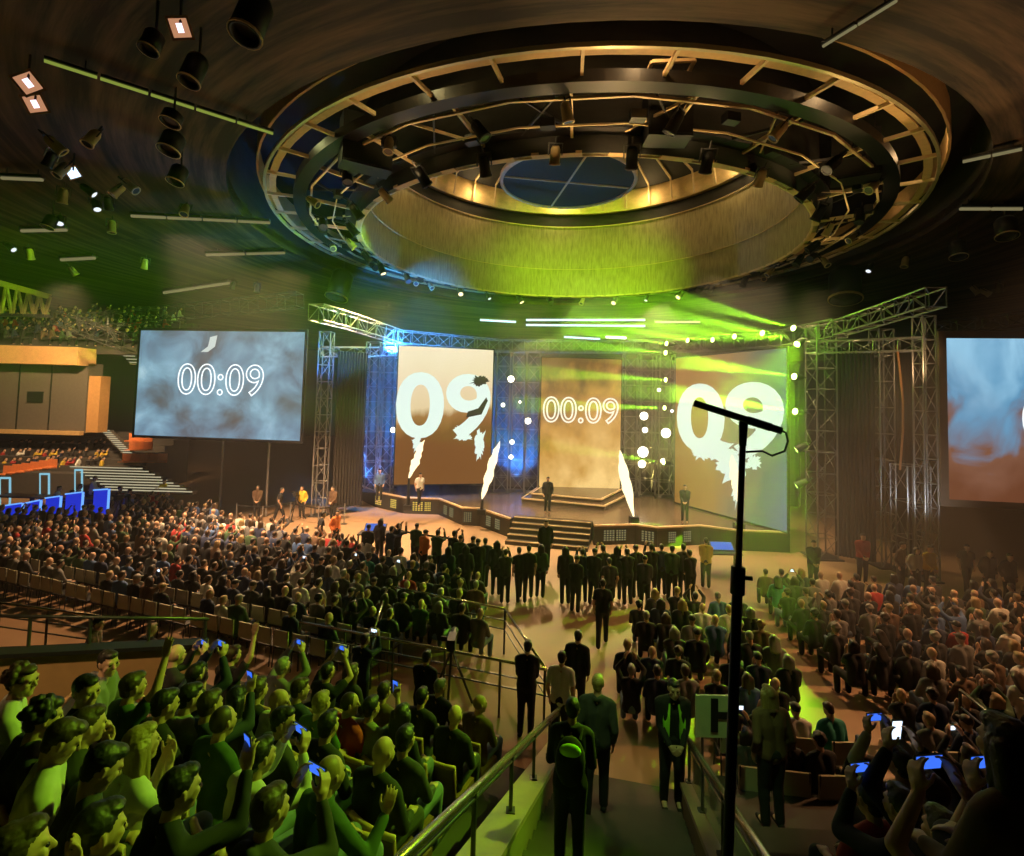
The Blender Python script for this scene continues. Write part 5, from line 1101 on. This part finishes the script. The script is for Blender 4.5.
# lower stand beyond the booth: people small in view
k = 0
for row in range(3):
    for i in range(13):
        px = 3 + i * 8.3 + rr.uniform(-2, 2); py = 442 + row * 8 + rr.uniform(-1.5, 1.5)
        if px > 112: continue
        Y = 34.5 - row * 1.2; h = P(px, py, Y); k += 1; c_ = rr.choice(['black', 'black', 'charcoal', 'navy', 'red', 'white', 'yellow'] if row else ['black', 'charcoal'])
        figure(MID[('stand', 'short', rr.choice(['down', 'front', 'raise']))][0], h - V((0, 0, 1.62)), -math.radians(60), 1.0, 'tiny person in ' + c_ + ' standing in the stand over the blue booth, ' + nth(k) + ' counted along', group='people in the stand over the blue booth', hair=HAIRS['black'], top=CLOTH[c_], legs=CLOTH['black'])
# people inside the blue booth
for k, (px, py) in enumerate(((30, 500), (38, 497), (57, 488), (70, 492), (78, 486), (88, 488), (16, 505), (100, 487), (93, 478))):
    p = P(px, py, 25.3); figure(MID[('sit', 'short', 'rest')][0], p - V((0, 0, 1.19)), -math.radians(60), 1.0, 'person sitting behind the blue booth panels, ' + nth(k + 1) + ' from the view edge', group='people behind the blue booth', hair=HAIRS['black'], top=CLOTH[rr.choice(['navy', 'grey', 'black', 'pale'])], legs=CLOTH['black'])
# ------------------------------------------------------------------ seated crowd on the floor
seats = []
F1, R1 = frame(20.0)
for k in range(12):
    s = 9.9 + k * 0.86
    j = 0; t_ = -6.9 if k < 2 else -4.6 + 0.12 * k
    while t_ > -30:
        smax = 15.4 + (-8.3 - t_) * 0.186
        p = F1 * s + R1 * (t_ + rr.uniform(-0.06, 0.06))
        x, y = pix((p.x, p.y, 1.1)); j += 1
        if s < smax and -15 < x < 480 and p.y > 3 and not (x < 118 and y < 508): seats.append((0, k, j, p, 20))
        t_ -= 0.54
F2, R2 = frame(7.0)
for k in range(11):
    s = 8.7 + k * 0.86; j = 0; t_ = (1.2 if k < 4 else 1.8)
    while t_ < 24:
        p = F2 * s + R2 * (t_ + rr.uniform(-0.06, 0.06)); x, y = pix((p.x, p.y, 1.1)); t_ += 0.54
        if abs(t_ - 5.6 - 0.05 * k) < 0.5: continue
        j += 1
        mx = 17.5 if x > 740 else 15.2
        if s < mx and 596 < x < 1038: seats.append((1, k, j, p, 7 if x < 800 else -2))
SIDE = ['screen-side crowd', 'red-lit crowd']
seats.sort(key=lambda q: q[3].length)
# folding chairs of the two rear rows
def chair_meshes():
    r = {}; mb = MB(); mb.box((0, -0.23, 0.68), (0.43, 0.035, 0.36)); r['backrest'] = (mb, mat('chair_panel', (0.32, 0.31, 0.22), 0.5)); mb = MB(); mb.box((0, 0, 0.44), (0.43, 0.42, 0.04)); r['seat'] = (mb, BLACK)
    mb = MB()
    for s in (-1, 1): mb.tube([(s * 0.2, -0.25, 0.88), (s * 0.2, -0.22, 0.44), (s * 0.2, -0.26, 0.0)], 0.013, 6); mb.tube([(s * 0.2, 0.2, 0.44), (s * 0.2, 0.22, 0.0)], 0.013, 6)
    r['frame'] = (mb, DSTEEL); return {k_: (m.mesh(k_, x), x) for k_, (m, x) in r.items()}
CHM = chair_meshes(); nch = 0; nind = 0; FARM = MB(); free = 0
INDIV = 165
ncount = 0; crowd_far = []
for (blk, k, j, p, az) in seats:
    if -1.7 < p.dot(FB) < 1.5 and p.dot(FA) < 9.9: continue
    rz = -math.radians(az + rr.uniform(-10, 10))
    if k < 2:
        t = thing('folding_chair', 'pale-backed chair, ' + SIDE[blk] + ', ' + nth(k + 1) + ' row from rear, ' + nth(j) + ' from the aisle', 'chair', p, 'pale-backed chairs of the rear rows', 0, True); t.rotation_euler = (0, 0, -math.radians(az))
        for k_, (me, m) in CHM.items(): o = bpy.data.objects.new(k_, me); COL.objects.link(o); o.parent = t
    if rr.random() < (0.30 if k == 0 else 0.08): continue
    if ncount < INDIV:
        key = rr.choice(SITW); c_ = rr.choice(COLS); hc = rr.choice(['black', 'black', 'brown', 'brown', 'fair', 'grey'])
        figure(MID[key][0], p, rz, rr.uniform(0.95, 1.05), HNAME[key[1]] + ' person in ' + c_ + ', ' + SIDE[blk] + ', ' + nth(k + 1) + ' row from rear, ' + nth(j) + ' from the aisle', group='seated crowd on the floor', skin=rr.choice([SKIN, SKIN, SKIN2]), hair=HAIRS[hc], top=CLOTH[c_], legs=CLOTH[rr.choice(['black', 'denim'])])
        if key[2] == 'phonehi' and ncount % 2 == 0:
            phone(world_of(p, rz, 1, (0, 0.36, 1.4)), rz, 'tiny lit smartphone, ' + SIDE[blk] + ', ' + nth(k + 1) + ' row from rear, ' + nth(j) + ' from the aisle', True, PHONE_WH, group='tiny lit smartphones in the floor crowd')
        ncount += 1
    else: crowd_far.append((p, rz))
# everyone further off: one crowd
def merged(key_kw, skin_i, hair_i):
    me, info = build_person(lod='far', **key_kw); return me
FARS = [build_person(lod='far', seat=True, hair=h_, **POSES[q])[0] for h_, q in (('short', 'rest'), ('long', 'rest'), ('short', 'phonehi'), ('bald', 'rest'), ('short', 'clap'))]
CMATS = [SKIN, SKIN2, HAIRS['black'], HAIRS['brown'], HAIRS['fair']] + [CLOTH[c_] for c_ in ('black', 'charcoal', 'grey', 'navy', 'brown', 'pale', 'red', 'blue', 'green')]
def crowd(name, label, pts):
    vs, fs, ms = [], [], []
    for (p, rz) in pts:
        me = rr.choice(FARS); M = Matrix.Translation(p) @ Matrix.Rotation(rz, 4, 'Z') @ Matrix.Scale(rr.uniform(0.95, 1.05), 4)
        sk = rr.choice([0, 0, 1]); hi = rr.choice([2, 2, 3, 3, 4]); ci = 5 + rr.choice([0, 0, 0, 1, 1, 2, 3, 3, 4, 5, 6, 7, 8])
        for nm, mi in (('body', sk), ('top', ci), ('hair', hi), ('trousers', 5)):
            if nm not in me: continue
            b = len(vs); vs += [tuple(M @ v.co) for v in me[nm].vertices]; f = [tuple(i + b for i in q.vertices) for q in me[nm].polygons]; fs += f; ms += [mi] * len(f)
    m = bpy.data.meshes.new(name); m.from_pydata(vs, [], fs)
    for x in CMATS: m.materials.append(x)
    m.polygons.foreach_set('material_index', ms); m.polygons.foreach_set('use_smooth', [True] * len(fs)); m.update()
    o = bpy.data.objects.new(name, m); COL.objects.link(o); tag(o, label, 'crowd', None, 'stuff')
crowd('crowd', 'dense seated crowd filling the floor towards the stage', crowd_far)
up = []
for k in range(6):
    for i in range(24):
        if rr.random() < 0.85: up.append((V((-39.5 + i * 0.62 + rr.uniform(-.1, .1), 34 + k * 0.9, zat(40, 344, 33) + k * 0.45)), -math.radians(60)))
crowd('crowd', 'small seated crowd in the upper stand under the roof truss', up)
print('PEOPLE', ncount, len(crowd_far), len(seats))
# ================================================================== light
w = bpy.data.worlds.new('world'); SC.world = w; w.use_nodes = True
w.node_tree.nodes['Background'].inputs[0].default_value = (0.5, 0.6, 0.3, 1); w.node_tree.nodes['Background'].inputs[1].default_value = 0.004
vs = SC.view_settings; vs.view_transform = 'Standard'; vs.look = 'None'; vs.gamma = 1; vs.use_curve_mapping = False; vs.exposure = 0.0
G = (0.42, 1.0, 0.02); WM = (1.0, 0.62, 0.28); BL = (0.03, 0.25, 1.0)

for x, y, e in ((-7, 29.5, 9000), (1, 30.5, 9000), (8, 30, 9000), (14, 24, 2500)):
    lamp('SPOT', (x, y, 13.0), e, WM, (x * 1.15 - 2, 20, 0), 0.5, 58, 0.5, 'stage_wash')
for x in (-4, 3, 10): lamp('SPOT', (x, 21, 14.8), 11000, (1, 0.66, 0.33), (x, 26.5, 0.8), 0.4, 60, 0.6, 'stage_key')
lamp('SPOT', (-12, 17, 14.3), 34000, (1, 0.6, 0.32), (-9, 23.5, 0), 0.4, 46, 0.6, 'walkway_key')
lamp('SPOT', (16.0, 12.1, 12.4), 6500, (1.0, 0.46, 0.18), (9.5, 11.8, 0.5), 0.5, 60, 0.6, 'crowd_side')
lamp('SPOT', (-10, 23.5, 13.4), 13000, (1.0, 0.56, 0.26), (-12, 17, 0.5), 0.5, 60, 0.6, 'crowd_side')
for k in range(14):
    a = 2 * PI * (k + 0.5) / 14; p = (CX + KR * 17.3 * math.cos(a), CY + KR * 17.3 * math.sin(a), 17.0)
    g = max(0.0, -math.cos(a)); near = max(0.0, -math.sin(a))
    lamp('POINT', p, 6 + 110 * near ** 2, (1.0 - 0.4 * g, 0.62 + 0.1 * g, 0.28), None, 0.15, name='ring_lamp')
for k in range(8):
    a = PI + PI * (k + 0.5) / 8; p = (CX + KR * 14.6 * math.cos(a), CY + KR * 14.6 * math.sin(a), 14.6)
    lamp('SPOT', p, 60, (1.0, 0.66, 0.28), V(p) + V((0, 0, 2)), 0.1, 120, 0.6, 'spoke_fill')  # unseen spots added under the near spokes to light them from below
for k in range(10):
    a = 2 * PI * (k + 0.5) / 10; lamp('POINT', (CX + KR * 12.0 * math.cos(a), CY + KR * 12.0 * math.sin(a), 22.9), 120, (1.0, 0.68, 0.3), None, 0.2, name='lantern_lamp')
lamp('SPOT', (11.8, 22.0, 12.2), 26000, (0.5, 1.0, 0.02), (6.5, 42, 17.0), 0.3, 44, 0.9, 'green_up')
# green light on the stand and down the aisle
lamp('SPOT', (9.5, 11.5, 13.4), 10000, (0.48, 1.0, 0.03), (-2.8, 4.4, 3.2), 0.12, 30, 0.4, 'green_on_stand')
lamp('SPOT', BEAMS[0][0] + V((-0.3, -0.4, 0)), 10000, (0.32, 1.0, 0.01), (-0.2, 5.0, 2.2), 0.1, 10, 0.6, 'green_to_aisle')
lamp('SPOT', BEAMS[0][0] + V((-0.3, -0.4, 0)), 30000, (0.32, 1.0, 0.01), (5.2, 11.5, 0.5), 0.1, 15, 0.7, 'green_to_crowd')
lamp('SPOT', BEAMS[0][0] + V((-0.3, -0.4, 0.1)), 9000, (0.42, 1.0, 0.01), (0, 13.5, 0), 0.1, 34, 0.8, 'green_on_crowd')
for (tx, ty, tz, e, c_) in ((-2, 26, 11.0, 70000, 24), (-12, 24, 9.6, 40000, 16), (-6, 14, 9.6, 40000, 16)): lamp('SPOT', BEAMS[0][0] + V((-0.4, -0.2, 0.15)), e, (0.36, 1.0, 0.015), (tx, ty, tz), 0.08, c_, 0.7, 'green_fan')
lamp('SPOT', (1.2, 4.2, 10.5), 900, (0.55, 1.0, 0.25), (2.3, 7.4, 1.2), 0.1, 22, 0.6, 'steward_fill')  # unseen spot added so the steward's front shows
lamp('SPOT', (-5, 24, 12.2), 9000, (0.5, 0.9, 0.05), (3, 42, 17.5), 0.3, 50, 0.9, 'green_up')
lamp('POINT', BEAMS[0][0] + V((-0.3, -0.45, 0.05)), 160, (0.3, 1.0, 0.02), None, 0.08, name='green_flare')
lamp('SPOT', (-4.5, 31.8, 0.9), 7000, BL, (-6.5, 32.5, 9), 0.2, 110, 0.5, 'blue_up')
lamp('SPOT', (0.6, 32.3, 0.9), 5000, BL, (0.4, 33, 8), 0.2, 110, 0.5, 'blue_up')
lamp('SPOT', (-8, 30.5, 0.9), 7000, BL, (-8.6, 31.5, 9), 0.2, 90, 0.5, 'blue_up')
lamp('SPOT', (-7, 29, 9.0), 70000, BL, (-8.5, 44, 15.2), 0.2, 44, 0.5, 'blue_ceiling')
lamp('SPOT', (-5, 27, 13.5), 12000, BL, (-5.5, 32, 6), 0.2, 70, 0.5, 'blue_down')
lamp('SPOT', (-8.5, 24.5, 6.5), 2500, BL, (-9.5, 27.5, 10.4), 0.2, 80, 0.5, 'blue_beam')
lamp('SPOT', (9.3, 31.8, 0.9), 900, (0.9, 0.75, 0.2), (8.8, 33, 8), 0.2, 110, 0.5, 'amber_up')
for x, e in ((-4, 200), (3.6, 1100), (12, 450)): lamp('SPOT', (x, 19 - 0.12 * abs(x - 3.6), 12.2), e, (1.0, 0.62, 0.26), (x, 14.6, 16.4), 0.15, 72, 0.5, 'ring_fill')  # unseen spots added below the ring to light its underside
lamp('SPOT', (18, 13, 7), 1300, (1.0, 0.48, 0.2), (16, 10, 15), 0.6, 140, 0.9, 'ceiling_fill_warm')  # unseen lamp added to warm the brown side of the ceiling
lamp('SPOT', (4, 15, 10), 150, (1.0, 0.55, 0.22), (4, 9, 16), 0.6, 130, 0.9, 'ceiling_fill_warm')  # second unseen lamp added to warm the ceiling near the ring
lamp('SPOT', (-5, 1.5, 10), 1600, (1.0, 0.6, 0.25), (-5.5, 6.6, 2.2), 0.3, 34, 0.6, 'parapet_fill')  # unseen warm spot added to light the parapet face
lamp('SPOT', (-10, 26, 9), 500, (0.45, 0.85, 0.10), (-11, 24, 16), 0.6, 150, 0.9, 'ceiling_fill_green')  # unseen lamp added to tint the dark ceiling green
lamp('SPOT', (-22, 25, 12), 12000, (1.0, 0.62, 0.3), (-30, 34, 3.5), 0.4, 70, 0.6, 'stand_light')
lamp('SPOT', (14.4, 17.6, 2.6), 160, (0.9, 0.95, 1.0), (16.0, 20.5, 6), 0.2, 110, 0.5, 'truss_white')
lamp('SPOT', (15, 18, 8), 160, (1.0, 0.6, 0.3), (14.2, 20.5, 9), 0.2, 120, 0.5, 'truss_tan')
for (p, a) in BEAMS:
    d = (a - p).normalized(); lamp('SPOT', p + d * 0.35, 200000 if a.z > p.z - 1 else 18000, (0.36, 1.0, 0.015), a, 0.04, 6.5, 0.4, 'green_beam')
# the haze that hangs in the hall
hz = bpy.data.materials.new('haze'); hz.use_nodes = True; nt = hz.node_tree; nt.nodes.clear()
o_ = nt.nodes.new('ShaderNodeOutputMaterial'); vsn = nt.nodes.new('ShaderNodeVolumeScatter'); vsn.inputs['Density'].default_value = 0.003; vsn.inputs['Anisotropy'].default_value = 0.25
nt.links.new(vsn.outputs[0], o_.inputs['Volume'])
mb = MB(); mb.prism([(-42, 12.2), (42, 12.2), (42, 52), (-42, 52)], 0.05, 11.8); tag(mb.build('haze', hz), 'thin haze hanging over the floor and the stage', 'haze', None, 'stuff')

hz2 = hz.copy(); hz2.name = 'beam_fog'; [n_ for n_ in hz2.node_tree.nodes if n_.type == 'VOLUME_SCATTER'][0].inputs['Density'].default_value = 0.009
def fog(c, r, label, seed, hm):
    mb = MB(); mb.ell(c, r, None, 40, 26); q = V(c)
    for v_ in mb.v:
        d = v_ - q; v_ += d * 0.35 * noise.noise(d * 0.35 + V((seed, 0, 0)))
    tag(mb.build('beam_fog', hm, smooth=True), label, 'fog', None, 'stuff')
fog((8.5, 25.5, 7.6), (9.0, 9.5, 4.2), 'denser fog added around the green beams over the stage', 3, hz2)  # fog added here so the shafts of the green beams show
hz3 = hz2.copy(); [n_ for n_ in hz3.node_tree.nodes if n_.type == 'VOLUME_SCATTER'][0].inputs['Density'].default_value = 0.02
fog((8.2, 15.5, 4.6), (3.2, 8.0, 4.4), 'green lit fog added in the beam over the crowd behind the microphone stand', 9, hz3)  # fog added to make the green column of light visible
